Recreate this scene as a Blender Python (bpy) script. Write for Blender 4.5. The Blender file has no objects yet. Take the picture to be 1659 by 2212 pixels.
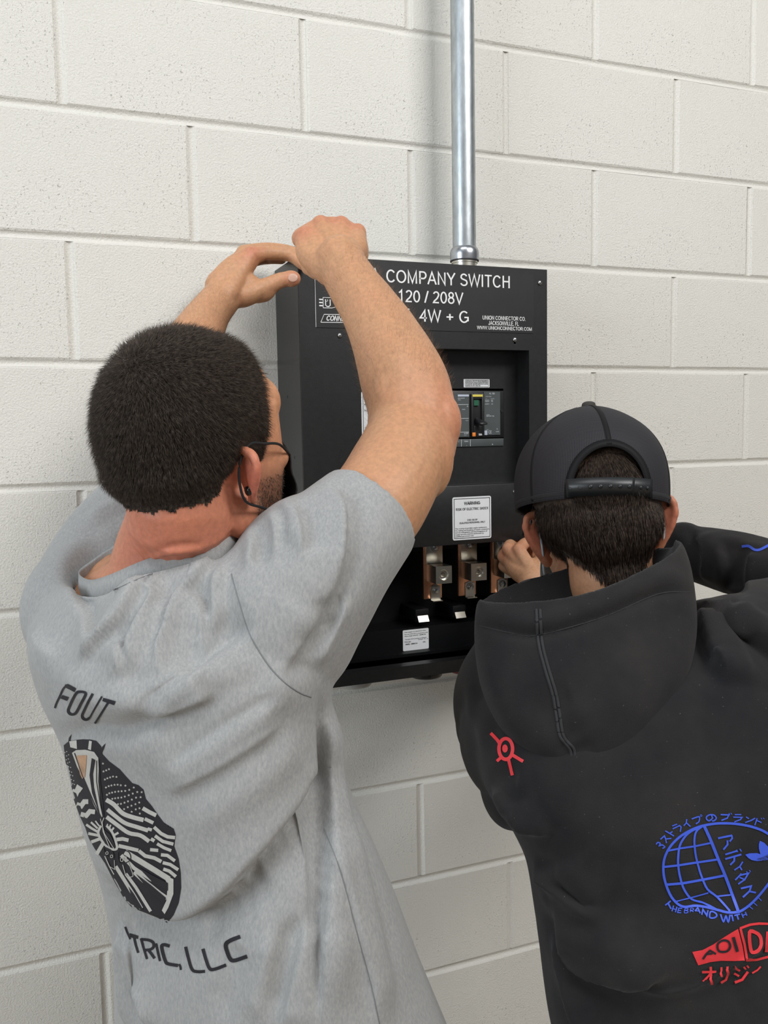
import bpy, bmesh, math, random
import numpy as np
from mathutils import Vector, Matrix
from mathutils.bvhtree import BVHTree

random.seed(7)
rng = np.random.default_rng(7)
SC = bpy.context.scene
COL = SC.collection

# ------------------------------------------------------------------ camera
Z0 = 1.7272                      # height of one bed joint of the block wall above the floor
S = 0.2032                       # course height / half block length
CAM = np.array([-0.0720, -1.5535, Z0 - 0.1210])
RT = np.array([0.92895, -0.36960, -0.01765])
UP = np.array([0.04990, 0.07780, 0.99572])
FW = np.array([0.36664, 0.92592, -0.09067])
FPX, PW, PH = 1905.4, 1659.0, 2212.0
cam_data = bpy.data.cameras.new('camera')
cam = bpy.data.objects.new('camera', cam_data)
COL.objects.link(cam)
cam_data.sensor_fit = 'VERTICAL'
cam_data.sensor_height = 36.0
cam_data.lens = FPX * 36.0 / PH
cam_data.clip_start = 0.02
cam.matrix_world = Matrix(((RT[0], UP[0], -FW[0], CAM[0]), (RT[1], UP[1], -FW[1], CAM[1]),
                           (RT[2], UP[2], -FW[2], CAM[2]), (0, 0, 0, 1)))
SC.camera = cam

# ------------------------------------------------------------------ light
world = bpy.data.worlds.new('hall_light')
SC.world = world
world.use_nodes = True
wb = world.node_tree.nodes['Background']
wb.inputs['Color'].default_value = (0.93, 0.96, 1.0, 1)
wb.inputs['Strength'].default_value = 0.15


def area(name, loc, target, sx, sy, power, color):
    l = bpy.data.lights.new(name, 'AREA')
    l.shape = 'RECTANGLE'
    l.size, l.size_y = sx, sy
    l.energy = power
    l.color = color
    o = bpy.data.objects.new(name, l)
    COL.objects.link(o)
    o.location = loc
    o.rotation_euler = (Vector(target) - Vector(loc)).to_track_quat('-Z', 'Y').to_euler()
    return o


area('overhead_light', (2.3, -4.2, 4.7), (0.5, 0, 1.4), 2.6, 1.4, 178, (0.99, 0.98, 0.96))
area('overhead_light', (-0.9, -2.5, 5.2), (0.0, -0.4, 1.4), 2.6, 0.9, 72, (0.95, 0.97, 1.0))  # unseen second lamp, added to shade the shirts from above
area('daylight_opening', (-4.4, -2.3, 2.2), (0.2, -0.1, 1.4), 2.4, 2.6, 135, (0.84, 0.93, 1.0))
area('warm_bounce_fill', (-0.6, -6.6, 1.25), (0.4, 0, 1.3), 4.2, 2.5, 16, (1.0, 0.88, 0.75))  # added warm fill standing in for floor bounce; no door behind it
SC.view_settings.view_transform = 'Standard'
SC.view_settings.look = 'None'
SC.view_settings.exposure = 0.0
SC.view_settings.gamma = 1.0
SC.view_settings.use_curve_mapping = False


# ------------------------------------------------------------------ helpers
def P(x, y, d):
    """Point at photo pixel (x, y), d metres along the camera axis."""
    return CAM + d * (FW + RT * ((x - PW / 2) / FPX) - UP * ((y - PH / 2) / FPX))


def RAY(x, y):
    v = FW + RT * ((x - PW / 2) / FPX) - UP * ((y - PH / 2) / FPX)
    return v / np.linalg.norm(v)


def nv(v):
    v = np.asarray(v, float)
    return v / (np.linalg.norm(v) + 1e-12)


def tag(o, label=None, cat=None, group=None, kind=None):
    if label: o['label'] = label
    if cat: o['category'] = cat
    if group: o['group'] = group
    if kind: o['kind'] = kind
    return o


def wloc(o):
    p = np.zeros(3)
    while o is not None:
        p += np.array(o.location)
        o = o.parent
    return p


def link(name, me, mat=None, parent=None, loc=None):
    o = bpy.data.objects.new(name, me)
    COL.objects.link(o)
    if mat is not None and me is not None:
        me.materials.clear()
        for m in (mat if isinstance(mat, (list, tuple)) else [mat]):
            me.materials.append(m)
    if parent is not None: o.parent = parent
    if loc is not None: o.location = loc
    return o


def mesh_obj(name, V, F, mat, parent=None, smooth=True, mi=None):
    """One mesh object from world-space vertices."""
    off = wloc(parent) if parent is not None else np.zeros(3)
    V = np.asarray(V, float).reshape(-1, 3) - off
    me = bpy.data.meshes.new(name)
    me.from_pydata(V.tolist(), [], [list(map(int, f)) for f in F])
    me.update()
    if smooth:
        me.polygons.foreach_set('use_smooth', [True] * len(me.polygons))
    o = link(name, me, mat, parent)
    if mi is not None:
        me.polygons.foreach_set('material_index', mi)
    return o


def empty(name, loc):
    o = bpy.data.objects.new(name, None)
    COL.objects.link(o)
    o.location = loc
    o.empty_display_size = 0.1
    return o


def catmull(A, steps):
    A = np.asarray(A, float)
    n = len(A)
    if n == 2:
        return np.array([A[0] + (A[1] - A[0]) * t for t in np.linspace(0, 1, steps + 1)])
    Q = np.vstack([2 * A[:1] - A[1:2], A, 2 * A[-1:] - A[-2:-1]])
    out = []
    for i in range(1, n):
        p0, p1, p2, p3 = Q[i - 1], Q[i], Q[i + 1], Q[i + 2]
        for t in np.linspace(0, 1, steps, endpoint=False):
            out.append(.5 * (2 * p1 + (p2 - p0) * t + (2 * p0 - 5 * p1 + 4 * p2 - p3) * t * t + (3 * p1 - p0 - 3 * p2 + p3) * t ** 3))
    out.append(A[-1])
    return np.array(out)


class Acc:
    """Collects closed solids and open sheets into one vertex/face list."""
    def __init__(self):
        self.V, self.F = [], []

    def add(self, V, F):
        b = len(self.V)
        self.V += [tuple(map(float, v)) for v in V]
        self.F += [tuple(b + i for i in f) for f in F]
        return self

    def loft(self, secs, steps=6, n=28, caps=True, e=1.0, closed=False):
        """secs: list of (centre, U, V)."""
        A = np.array([np.concatenate([s[0], s[1], s[2]]) for s in secs], float)
        if closed:
            A = np.vstack([A, A[:1]])
        if steps > 1: A = catmull(A, steps)
        if closed: A = A[:-1]
        t = np.linspace(0, 2 * np.pi, n, endpoint=False)
        c, s = np.cos(t), np.sin(t)
        c, s = np.sign(c) * abs(c) ** e, np.sign(s) * abs(s) ** e
        V = (A[:, None, 0:3] + A[:, None, 3:6] * c[None, :, None] + A[:, None, 6:9] * s[None, :, None]).reshape(-1, 3)
        m = len(A)
        F = []
        for i in range(m if closed else m - 1):
            k = (i + 1) % m
            for j in range(n):
                F.append((i * n + j, i * n + (j + 1) % n, k * n + (j + 1) % n, k * n + j))
        if caps and not closed:
            F.append(tuple(range(n - 1, -1, -1)))
            F.append(tuple((m - 1) * n + j for j in range(n)))
        return self.add(V, F)

    def tube(self, pts, rad, steps=6, n=16, flat=1.0, hint=(0, 0, 1), round_ends=True, closed=False):
        """Tapered tube; flat squashes the axis that is square to the hint."""
        pts = np.asarray(pts, float)
        rad = np.broadcast_to(np.asarray(rad, float), (len(pts),)) if np.ndim(rad) <= 1 else np.asarray(rad)
        A = np.column_stack([pts, rad])
        if closed:
            A = catmull(np.vstack([A[-1:], A, A[:2]]), steps)[steps:-steps - 0 or None]
            A = A[:len(pts) * steps]
        elif steps > 1:
            A = catmull(A, steps)
        p, r = A[:, :3], A[:, 3]
        if closed:
            T = np.roll(p, -1, 0) - np.roll(p, 1, 0)
        else:
            T = np.gradient(p, axis=0)
        h = np.asarray(hint, float)
        secs = []
        for i in range(len(p)):
            t = nv(T[i])
            hh = h if abs(np.dot(t, nv(h))) < .97 else np.array([.3, .8, .2])
            v = nv(hh - t * np.dot(hh, t))
            u = np.cross(t, v)
            secs.append((p[i], u * r[i] * flat, v * r[i], t, r[i]))
        if round_ends and not closed:
            def capsecs(s, sgn):
                out = []
                for a in (25, 50, 72, 86):
                    a = math.radians(a)
                    out.append((s[0] + sgn * s[3] * s[4] * math.sin(a), s[1] * math.cos(a), s[2] * math.cos(a)))
                return out
            secs = capsecs(secs[0], -1)[::-1] + [x[:3] for x in secs] + capsecs(secs[-1], 1)
        else:
            secs = [x[:3] for x in secs]
        return self.loft(secs, 1, n, True, 1.0, closed)

    def ell(self, c, ax, n=20, m=12):
        """Ellipsoid; ax = three axis vectors."""
        c = np.asarray(c, float)
        X, Y, Z = [np.asarray(a, float) for a in ax]
        secs = []
        for a in np.linspace(-88, 88, m):
            a = math.radians(a)
            secs.append((c + Z * math.sin(a), X * math.cos(a), Y * math.cos(a)))
        return self.loft(secs, 1, n)

    def box(self, x0, x1, y0, y1, z0, z1):
        V = [(x, y, z) for z in (z0, z1) for y in (y0, y1) for x in (x0, x1)]
        return self.add(V, [(0, 2, 3, 1), (4, 5, 7, 6), (0, 1, 5, 4), (2, 6, 7, 3), (0, 4, 6, 2), (1, 3, 7, 5)])

    def cyl(self, c, axis, r, h, n=24, r2=None):
        a = nv(axis)
        u = nv(np.cross(a, (0, 0, 1) if abs(a[2]) < .9 else (1, 0, 0)))
        v = np.cross(a, u)
        c = np.asarray(c, float)
        r2 = r if r2 is None else r2
        return self.loft([(c, u * r, v * r), (c + a * h, u * r2, v * r2)], 1, n)

    def obj(self, name, mat, parent=None, smooth=False, bevel=0, seg=2):
        o = mesh_obj(name, self.V, self.F, mat, parent, smooth)
        bm = bmesh.new()
        bm.from_mesh(o.data)
        bmesh.ops.recalc_face_normals(bm, faces=bm.faces)
        if bevel:
            es = [e for e in bm.edges if len(e.link_faces) == 2 and e.calc_face_angle(0) > .6]
            bmesh.ops.bevel(bm, geom=es, offset=bevel, segments=seg, profile=.5, affect='EDGES', clamp_overlap=True)
        bm.to_mesh(o.data)
        bm.free()
        if bevel and seg > 1 or smooth:
            o.data.polygons.foreach_set('use_smooth', [True] * len(o.data.polygons))
            if not smooth:
                o.data.set_sharp_from_angle(angle=.6)
        return o


def remesh(acc, voxel, smooth=4, factor=.5):
    """Union of overlapping solids as one even surface -> (V, F) numpy."""
    me = bpy.data.meshes.new('tmp')
    me.from_pydata(acc.V, [], acc.F)
    bm = bmesh.new(); bm.from_mesh(me)
    # every island outward on its own
    bmesh.ops.recalc_face_normals(bm, faces=bm.faces)
    bm.to_mesh(me); bm.free()
    o = bpy.data.objects.new('tmp', me)
    COL.objects.link(o)
    m = o.modifiers.new('r', 'REMESH'); m.mode = 'VOXEL'; m.voxel_size = voxel; m.adaptivity = 0
    if smooth:
        s = o.modifiers.new('s', 'SMOOTH'); s.iterations = smooth; s.factor = factor
    dg = bpy.context.evaluated_depsgraph_get()
    ev = o.evaluated_get(dg)
    em = ev.to_mesh()
    V = np.empty(len(em.vertices) * 3); em.vertices.foreach_get('co', V)
    F = [tuple(p.vertices) for p in em.polygons]
    ev.to_mesh_clear()
    bpy.data.objects.remove(o); bpy.data.meshes.remove(me)
    return V.reshape(-1, 3), F


def normals(V, F):
    q = np.array([f if len(f) == 4 else (f[0], f[1], f[2], f[2]) for f in F])
    n = np.cross(V[q[:, 2]] - V[q[:, 0]], V[q[:, 3]] - V[q[:, 1]])
    N = np.zeros_like(V)
    for k in range(4): np.add.at(N, q[:, k], n)
    return N / (np.linalg.norm(N, axis=1, keepdims=True) + 1e-12)


def tree(V, F):
    return BVHTree.FromPolygons([tuple(v) for v in V], [tuple(f) for f in F])


def on(bvh, x, y):
    h = bvh.ray_cast(Vector(CAM), Vector(RAY(x, y)))
    return None if h[0] is None else np.array(h[0])


def seg_dist(V, pts):
    """Distance of V to a polyline and the 0..1 run along it."""
    best = np.full(len(V), 9e9); run = np.zeros(len(V))
    n = len(pts) - 1
    for i in range(n):
        a, b = pts[i], pts[i + 1]
        ab = b - a
        t = np.clip(((V - a) @ ab) / (ab @ ab + 1e-12), 0, 1)
        d = np.linalg.norm(V - (a + t[:, None] * ab), axis=1)
        m = d < best
        best[m] = d[m]; run[m] = (i + t[m]) / n
    return best, run


def folds(V, F, specs):
    """Cloth folds: each spec = (pixel run on the cloth, half width m, height m[, sharpness]). Moves verts along normals."""
    bvh = tree(V, F)
    N = normals(V, F)
    D = np.zeros(len(V))
    for sp in specs:
        px, w, h = sp[0], sp[1], sp[2]
        sharp = sp[3] if len(sp) > 3 else 2.0
        pts = [on(bvh, *p) for p in catmull(np.array(px, float), 5)]
        pts = [p for p in pts if p is not None]
        if len(pts) < 2: continue
        d, run = seg_dist(V, pts)
        taper = np.clip(np.minimum(run, 1 - run) * 5, 0, 1) * .85 + .15
        D += h * np.exp(-(d / w) ** sharp) * taper
    return V + N * D[:, None]


def signed(V, N, pts):
    """Distance to a polyline, run along it, and side (+ right of the run seen from outside)."""
    best = np.full(len(V), 9e9); run = np.zeros(len(V)); side = np.zeros(len(V))
    n = len(pts) - 1
    for i in range(n):
        a, b = pts[i], pts[i + 1]
        ab = b - a
        t = np.clip(((V - a) @ ab) / (ab @ ab + 1e-12), 0, 1)
        q = V - (a + t[:, None] * ab)
        d = np.linalg.norm(q, axis=1)
        m = d < best
        best[m] = d[m]; run[m] = (i + t[m]) / n
        side[m] = np.sign((np.cross(N[m], ab) * q[m]).sum(1))
    return best, run, side


def steps(V, F, specs, weight=1.0):
    """Lapping folds: cloth on the left of the run stands proud (h) and falls off over wide; crisp edge of width w on the right."""
    bvh = tree(V, F)
    N = normals(V, F)
    D = np.zeros(len(V))
    for px, h, wide, w in specs:
        pts = [on(bvh, *p) for p in catmull(np.array(px, float), 6)]
        pts = [p for p in pts if p is not None]
        if len(pts) < 3: continue
        d, run, side = signed(V, N, pts)
        taper = np.clip(np.minimum(run, 1 - run) * 4.5, 0, 1)
        taper = taper * taper * (3 - 2 * taper)
        s_ = side * d
        prof = np.where(s_ > 0, np.exp(-s_ / wide), np.exp(-np.abs(s_) / w) * 1.35 - .35 * np.exp(-np.abs(s_) / (w * 3)))
        D += h * prof * taper
    return V + N * (D * weight)[:, None]


def relax(V, F, n, k=.5, pin=False):
    q = np.array([f if len(f) == 4 else (f[0], f[1], f[2], f[2]) for f in F])
    e = np.vstack([q[:, [0, 1]], q[:, [1, 2]], q[:, [2, 3]], q[:, [3, 0]]])
    e = np.vstack([e, e[:, ::-1]])
    cnt = np.bincount(e[:, 0], minlength=len(V)).astype(float)
    V = V.copy()
    if pin:
        u_, c_ = np.unique(np.sort(e[:len(e) // 2], axis=1), axis=0, return_counts=True)
        kk = np.full(len(V), k); kk[u_[c_ == 1].ravel()] = 0; k = kk[:, None]
    for _ in range(n):
        A = np.column_stack([np.bincount(e[:, 0], V[e[:, 1], c], len(V)) for c in range(3)]) / np.maximum(cnt, 1)[:, None]
        V += (A - V) * k
    return V


def noise_disp(V, N, amp, scale, seed=0, stretch=(1, 1, 1)):
    r = np.random.default_rng(seed)
    D = np.zeros(len(V))
    for k in range(7):
        a = nv(r.normal(size=3)) * np.array(stretch) * scale * r.uniform(.6, 1.6)
        b = nv(r.normal(size=3)) * scale * .4
        D += np.sin(V @ a + r.uniform(0, 6) + 1.5 * np.sin(V @ b + r.uniform(0, 6)))
    return V + N * (D / 7 * amp)[:, None]


# ------------------------------------------------------------------ materials
def mat(name, color=(.5, .5, .5), rough=.6, metal=0.0, spec=.5, **kw):
    m = bpy.data.materials.new(name)
    m.use_nodes = True
    nt = m.node_tree
    b = nt.nodes['Principled BSDF']
    b.inputs['Base Color'].default_value = (*color, 1)
    b.inputs['Roughness'].default_value = rough
    b.inputs['Metallic'].default_value = metal
    b.inputs['Specular IOR Level'].default_value = spec
    for k, v in kw.items():
        b.inputs[k.replace('_', ' ')].default_value = v
    return m, nt, b


def N_(nt, t, **kw):
    n = nt.nodes.new(t)
    for k, v in kw.items():
        if k in n.inputs: n.inputs[k].default_value = v
        else: setattr(n, k, v)
    return n


def noise(nt, scale, detail=3, rough=.5, vec=None, stretch=None, coord='Object'):
    tc = nt.nodes.new('ShaderNodeTexCoord')
    out = tc.outputs[coord]
    if stretch is not None:
        mp = nt.nodes.new('ShaderNodeMapping')
        mp.inputs['Scale'].default_value = stretch[:3]
        if len(stretch) > 3: mp.inputs['Rotation'].default_value = stretch[3]
        nt.links.new(out, mp.inputs['Vector'])
        out = mp.outputs[0]
    n = N_(nt, 'ShaderNodeTexNoise', Scale=scale, Detail=detail, Roughness=rough)
    nt.links.new(out, n.inputs['Vector'])
    return n


def ramp(nt, src, stops):
    r = nt.nodes.new('ShaderNodeValToRGB')
    els = r.color_ramp.elements
    while len(els) < len(stops): els.new(.5)
    for e, (p, c) in zip(els, stops):
        e.position = p
        e.color = (*c, 1) if len(c) == 3 else c
    nt.links.new(src, r.inputs[0])
    return r


def bump(nt, b, src, strength, dist=.001, prev=None):
    n = nt.nodes.new('ShaderNodeBump')
    n.inputs['Strength'].default_value = strength
    n.inputs['Distance'].default_value = dist
    nt.links.new(src, n.inputs['Height'])
    if prev is not None: nt.links.new(prev.outputs[0], n.inputs['Normal'])
    nt.links.new(n.outputs[0], b.inputs['Normal'])
    return n


def mixc(nt, fac, a, bcol, mode='MIX'):
    m = nt.nodes.new('ShaderNodeMix')
    m.data_type = 'RGBA'
    m.blend_type = mode
    for i, s in ((0, fac), (6, a), (7, bcol)):
        if hasattr(s, 'node'): nt.links.new(s, m.inputs[i])
        elif i == 0: m.inputs[0].default_value = s
        else: m.inputs[i].default_value = (*s, 1)
    return m.outputs[2]


def simple(name, color, rough=.6, metal=0.0, spec=.5, vary=.06, scale=40, bstr=0, bdist=.0005, bscale=300, **kw):
    m, nt, b = mat(name, color, rough, metal, spec, **kw)
    n = noise(nt, scale, 4)
    c = np.array(color)
    r = ramp(nt, n.outputs[0], [(.3, tuple(c * (1 - vary))), (.7, tuple(np.minimum(c * (1 + vary), 1)))])
    nt.links.new(r.outputs[0], b.inputs['Base Color'])
    if bstr:
        n2 = noise(nt, bscale, 3)
        bump(nt, b, n2.outputs[0], bstr, bdist)
    return m


def wall_paint(name, joint=False):
    m, nt, b = mat(name, (.745, .725, .67), .38, 0, .5)
    big = noise(nt, 2.2, 3, coord='Object')
    r = ramp(nt, big.outputs[0], [(.3, (.735, .715, .655)), (.7, (.762, .742, .685))])
    # scattered scuffs: rust and grey specks
    sp = noise(nt, 55, 2, .6)
    r2 = ramp(nt, sp.outputs[0], [(.0, (1, 1, 1)), (.79, (1, 1, 1)), (.82, (.6, .55, .5))])
    c = mixc(nt, 1.0, r.outputs[0], r2.outputs[0], 'MULTIPLY')
    nt.links.new(c, b.inputs['Base Color'])
    fine = noise(nt, 300, 4, .65)
    b1 = bump(nt, b, fine.outputs[0], .8, .0022)
    if not joint:
        mid = noise(nt, 210, 5, .75)
        mr = ramp(nt, mid.outputs[0], [(.30, (0, 0, 0)), (.40, (1, 1, 1))])
        area_ = noise(nt, 9, 2)
        ar = ramp(nt, area_.outputs[0], [(.40, (1, 1, 1)), (.62, (0, 0, 0))])
        pits = mixc(nt, ar.outputs[0], mr.outputs[0], (1, 1, 1))
        b2 = bump(nt, b, pits, .8, .0018, b1)
        v = noise(nt, 85, 6, .8)
        vr = ramp(nt, v.outputs[0], [(.22, (0, 0, 0)), (.30, (1, 1, 1))])
        bump(nt, b, vr.outputs[0], .7, .0018, b2)
    return m


M = {}
M['block'] = wall_paint('block_paint')
M['joint'] = wall_paint('joint_paint', True)
M['floor'] = simple('concrete', (.33, .26, .19), .35, vary=.12, scale=3, bstr=.2)
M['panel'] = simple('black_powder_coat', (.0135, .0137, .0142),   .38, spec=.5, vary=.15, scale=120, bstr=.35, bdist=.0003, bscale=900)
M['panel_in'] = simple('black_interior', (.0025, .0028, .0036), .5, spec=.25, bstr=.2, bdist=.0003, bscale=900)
M['plate'] = simple('engraved_plate', (.014, .014, .0145), .42, vary=.1)
M['white_ink'] = simple('white_ink', (.86, .86, .85), .6, vary=.02)
M['label'] = simple('label_vinyl', (.80, .81, .82), .35, vary=.02)
M['black_ink'] = simple('black_ink', (.02, .02, .022), .6)
M['steel'] = simple('screw_steel', (.55, .55, .54), .28, 1.0, vary=.1)
M['galv'] = None
M['copper'] = simple('copper', (.80, .42, .27), .35, 1.0, vary=.12)
M['tin'] = simple('tinned_aluminium', (.66, .63, .56), .33, 1.0, vary=.06, bstr=.1)
M['zinc'] = simple('zinc_bolt', (.48, .50, .53), .3, 1.0, vary=.15)
M['breaker'] = simple('breaker_grey', (.068, .078, .078), .5, vary=.05)
M['breaker_dk'] = simple('breaker_black', (.012, .012, .013), .4, vary=.1)
M['grey_ink'] = simple('grey_ink', (.45, .47, .48), .6)
M['bluegrey'] = simple('pale_blue_label', (.50, .55, .64), .5)
M['yellow'] = simple('yellow_label', (.72, .60, .10), .5)
M['green'] = simple('green_label', (.01, .10, .05), .5)
M['orange'] = simple('orange_button', (.85, .24, .03), .5)
M['red_plastic'] = simple('red_plastic', (.20, .012, .02), .3)
M['white_plastic'] = simple('grey_plastic', (.42, .42, .41), .3)

m, nt, b = mat('galvanised_steel', (.62, .65, .67), .40, 1.0)
n = noise(nt, 60, 4, .7, stretch=(1, 1, .35))
r = ramp(nt, n.outputs[0], [(.3, (.40, .435, .45)), (.7, (.60, .64, .66))])
nt.links.new(r.outputs[0], b.inputs['Base Color'])
n2 = noise(nt, 110, 3, .6, stretch=(1, 1, .5))
bump(nt, b, n2.outputs[0], .25, .001)
M['galv'] = m


def skin(name, base, red, rough=.5):
    m, nt, b = mat(name, base, rough, 0, .4)
    b.inputs['Subsurface Weight'].default_value = .12
    b.inputs['Subsurface Radius'].default_value = (.010, .004, .002)
    b.inputs['Subsurface Scale'].default_value = .5
    n = noise(nt, 22, 4, .6)
    r = ramp(nt, n.outputs[0], [(.32, base), (.72, tuple(np.array(base) * .90 + np.array(red) * .14))])
    at = nt.nodes.new('ShaderNodeAttribute'); at.attribute_name = 'blush'
    c = mixc(nt, at.outputs['Fac'], r.outputs[0], red)
    f = noise(nt, 190, 3, .6)
    fr = ramp(nt, f.outputs[0], [(.35, (.88, .88, .88)), (.65, (1.05, 1.04, 1.03))])
    c = mixc(nt, 1.0, c, fr.outputs[0], 'MULTIPLY')
    st = nt.nodes.new('ShaderNodeAttribute'); st.attribute_name = 'stubble'
    c = mixc(nt, st.outputs['Fac'], c, (.05, .032, .024))
    nt.links.new(c, b.inputs['Base Color'])
    bump(nt, b, f.outputs[0], .22, .0006)
    return m


M['skin_man'] = skin('skin_tan', (.56, .305, .165), (.60, .17, .11))
M['skin_boy'] = skin('skin_light', (.52, .285, .16), (.55, .15, .09))
M['nail'] = simple('fingernail', (.60, .36, .27), .35, vary=.05)
M['hair_man'] = simple('hair_brown', (.078, .060, .048), .55, spec=.22, vary=.75, scale=260)
M['hair_boy'] = simple('hair_dark', (.058, .038, .027), .45, spec=.35, vary=.75, scale=260)
M['arm_hair'] = simple('arm_hair', (.22, .12, .06), .5, vary=.3)
M['black_cloth'] = simple('black_cloth', (.012, .012, .013), .8, bstr=.3, bscale=900)
M['black_shiny'] = simple('black_stud', (.008, .008, .008), .15)
M['medical'] = simple('pale_mask', (.55, .68, .76), .8)
M['denim'] = simple('dark_trousers', (.03, .034, .045), .8, bstr=.3, bscale=700)
M['shoe'] = simple('shoe_leather', (.05, .035, .025), .6)
M['sole'] = simple('shoe_sole', (.02, .02, .02), .7)
M['eye'] = simple('eyeball', (.75, .73, .70), .2)

m, nt, b = mat('heather_jersey', (.4, .41, .42), .9, 0, .2)
n = noise(nt, 430, 4, .7, stretch=(1, 1, .36, (0, .5, 0)))
n2 = noise(nt, 6, 3)
r = ramp(nt, n.outputs[0], [(.30, (.285, .293, .295)), (.5, (.345, .347, .343)), (.70, (.41, .405, .395))])
nt.links.new(r.outputs[0], b.inputs['Base Color'])
b.inputs['Sheen Weight'].default_value = .15
b.inputs['Sheen Roughness'].default_value = .5
n3 = noise(nt, 900, 2)
bump(nt, b, n3.outputs[0], .3, .0005)
M['jersey'] = m

m, nt, b = mat('black_fleece', (.016, .016, .018), .95, 0, .15)
n = noise(nt, 7, 4, .6)
r = ramp(nt, n.outputs[0], [(.3, (.0135, .0135, .0160)), (.7, (.0330, .0305, .0290))])
l = noise(nt, 460, 1, .5)
lr = ramp(nt, l.outputs[0], [(.0, (0, 0, 0)), (.775, (0, 0, 0)), (.82, (.09, .09, .09))])
c = mixc(nt, 1.0, r.outputs[0], lr.outputs[0], 'ADD')
nt.links.new(c, b.inputs['Base Color'])
b.inputs['Sheen Weight'].default_value = .09
b.inputs['Sheen Roughness'].default_value = .45
n3 = noise(nt, 700, 3, .7)
bump(nt, b, n3.outputs[0], .6, .0012)
M['fleece'] = m
M['blue_print'] = simple('blue_print', (.045, .10, .62), .55, vary=.1)
M['red_print'] = simple('red_print', (.72, .035, .045), .55, vary=.1)
M['dark_print'] = simple('dark_print', (.010, .009, .014), .75, vary=.15)
M['cream_print'] = simple('cream_print', (.50, .485, .45), .7, vary=.06, scale=200)
M['bronze_print'] = simple('bronze_print', (.42, .25, .15), .6, vary=.3, scale=60)
M['seam'] = simple('seam_thread', (.20, .205, .21), .9)
M['fleece_seam'] = simple('fleece_seam', (.030, .030, .032), .95)

m, nt, b = mat('cap_mesh', (.012, .012, .014), .7, 0, .3)
tc = nt.nodes.new('ShaderNodeTexCoord')
mp = nt.nodes.new('ShaderNodeMapping'); mp.inputs['Scale'].default_value = (1, 1, 1)
nt.links.new(tc.outputs['UV'], mp.inputs['Vector'])
br = N_(nt, 'ShaderNodeTexVoronoi', Scale=1.0, Randomness=0.0)
nt.links.new(mp.outputs[0], br.inputs['Vector'])
r = ramp(nt, br.outputs['Distance'], [(.30, (.004, .004, .005)), (.42, (.038, .036, .042))])
nt.links.new(r.outputs[0], b.inputs['Base Color'])
bump(nt, b, r.outputs[0], .6, .001)
M['cap_mesh'] = m
M['cap_cloth'] = simple('cap_twill', (.014, .014, .016), .85, bstr=.5, bscale=900)
M['button'] = simple('cap_button', (.050, .045, .040), .9)
M['strap'] = simple('snap_strap', (.014, .0155, .017), .38)
# ================================================================== setting
X0, X1 = -1.6256, 3.4544          # wall run (multiples of a half block)
floor = Acc().box(-3.2, 4.6, -4.6, .2, -.06, 0).obj('floor', M['floor'])
tag(floor, kind='structure')
ZT = 3.2512
wall = Acc().box(X0, X1, .0052, .19, 0, ZT).obj('wall_back', M['joint'])
tag(wall, kind='structure')


def block_mesh(name, w, h, seed):
    r = random.Random(seed)
    bm = bmesh.new()
    d = .0046
    nx, nz, b = 3, 1, .0040
    def run(w_, n_): return [-w_ / 2, -w_ / 2 + b * .30, -w_ / 2 + b] + [-w_ / 2 + b + (w_ - 2 * b) * i / n_ for i in range(1, n_)] + [w_ / 2 - b, w_ / 2 - b * .30, w_ / 2]
    xs, zs = run(w, nx), run(h, nz)
    dep = lambda i, n_: {0: d, 1: .0016}.get(min(i, n_ - 1 - i), 0)
    g = []
    for k, z in enumerate(zs):
        row = []
        for i, x in enumerate(xs):
            e = min(i, len(xs) - 1 - i, k, len(zs) - 1 - k)
            jx, jz = (r.uniform(-.0007, .0007), r.uniform(-.0007, .0007)) if e < 3 else (0, 0)
            row.append(bm.verts.new((x + jx, max(dep(i, len(xs)), dep(k, len(zs))), z + jz)))
        g.append(row)
    for k in range(len(zs) - 1):
        for i in range(len(xs) - 1):
            bm.faces.new((g[k][i], g[k][i + 1], g[k + 1][i + 1], g[k + 1][i]))
    me = bpy.data.meshes.new(name)
    bm.to_mesh(me); bm.free()
    me.materials.append(M['block'])
    return me


JW = .0092
full = [block_mesh('block', 2 * S - JW, S - JW, i) for i in range(5)]
half = [block_mesh('half_block', S - JW, S - JW, 20 + i) for i in range(2)]
first = block_mesh('cut_block', 2 * S - JW, S / 2 - JW, 31)
first_half = block_mesh('cut_half_block', S - JW, S / 2 - JW, 32)
hj = Acc()


def concave(acc, a, b, up, r=.0062, depth=.0028, n=6):
    """Hollow tooled joint strip from a to b; up is the across direction."""
    a, b, up = map(lambda v: np.asarray(v, float), (a, b, up))
    V, F = [], []
    for p in (a, b):
        for i in range(n + 1):
            t = -1 + 2 * i / n
            V.append(p + up * r * t + np.array([0, .0012 + depth * (1 - t * t), 0]))
    for i in range(n):
        F.append((i, i + 1, n + 2 + i, n + 1 + i))
    acc.add(V, F)


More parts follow.
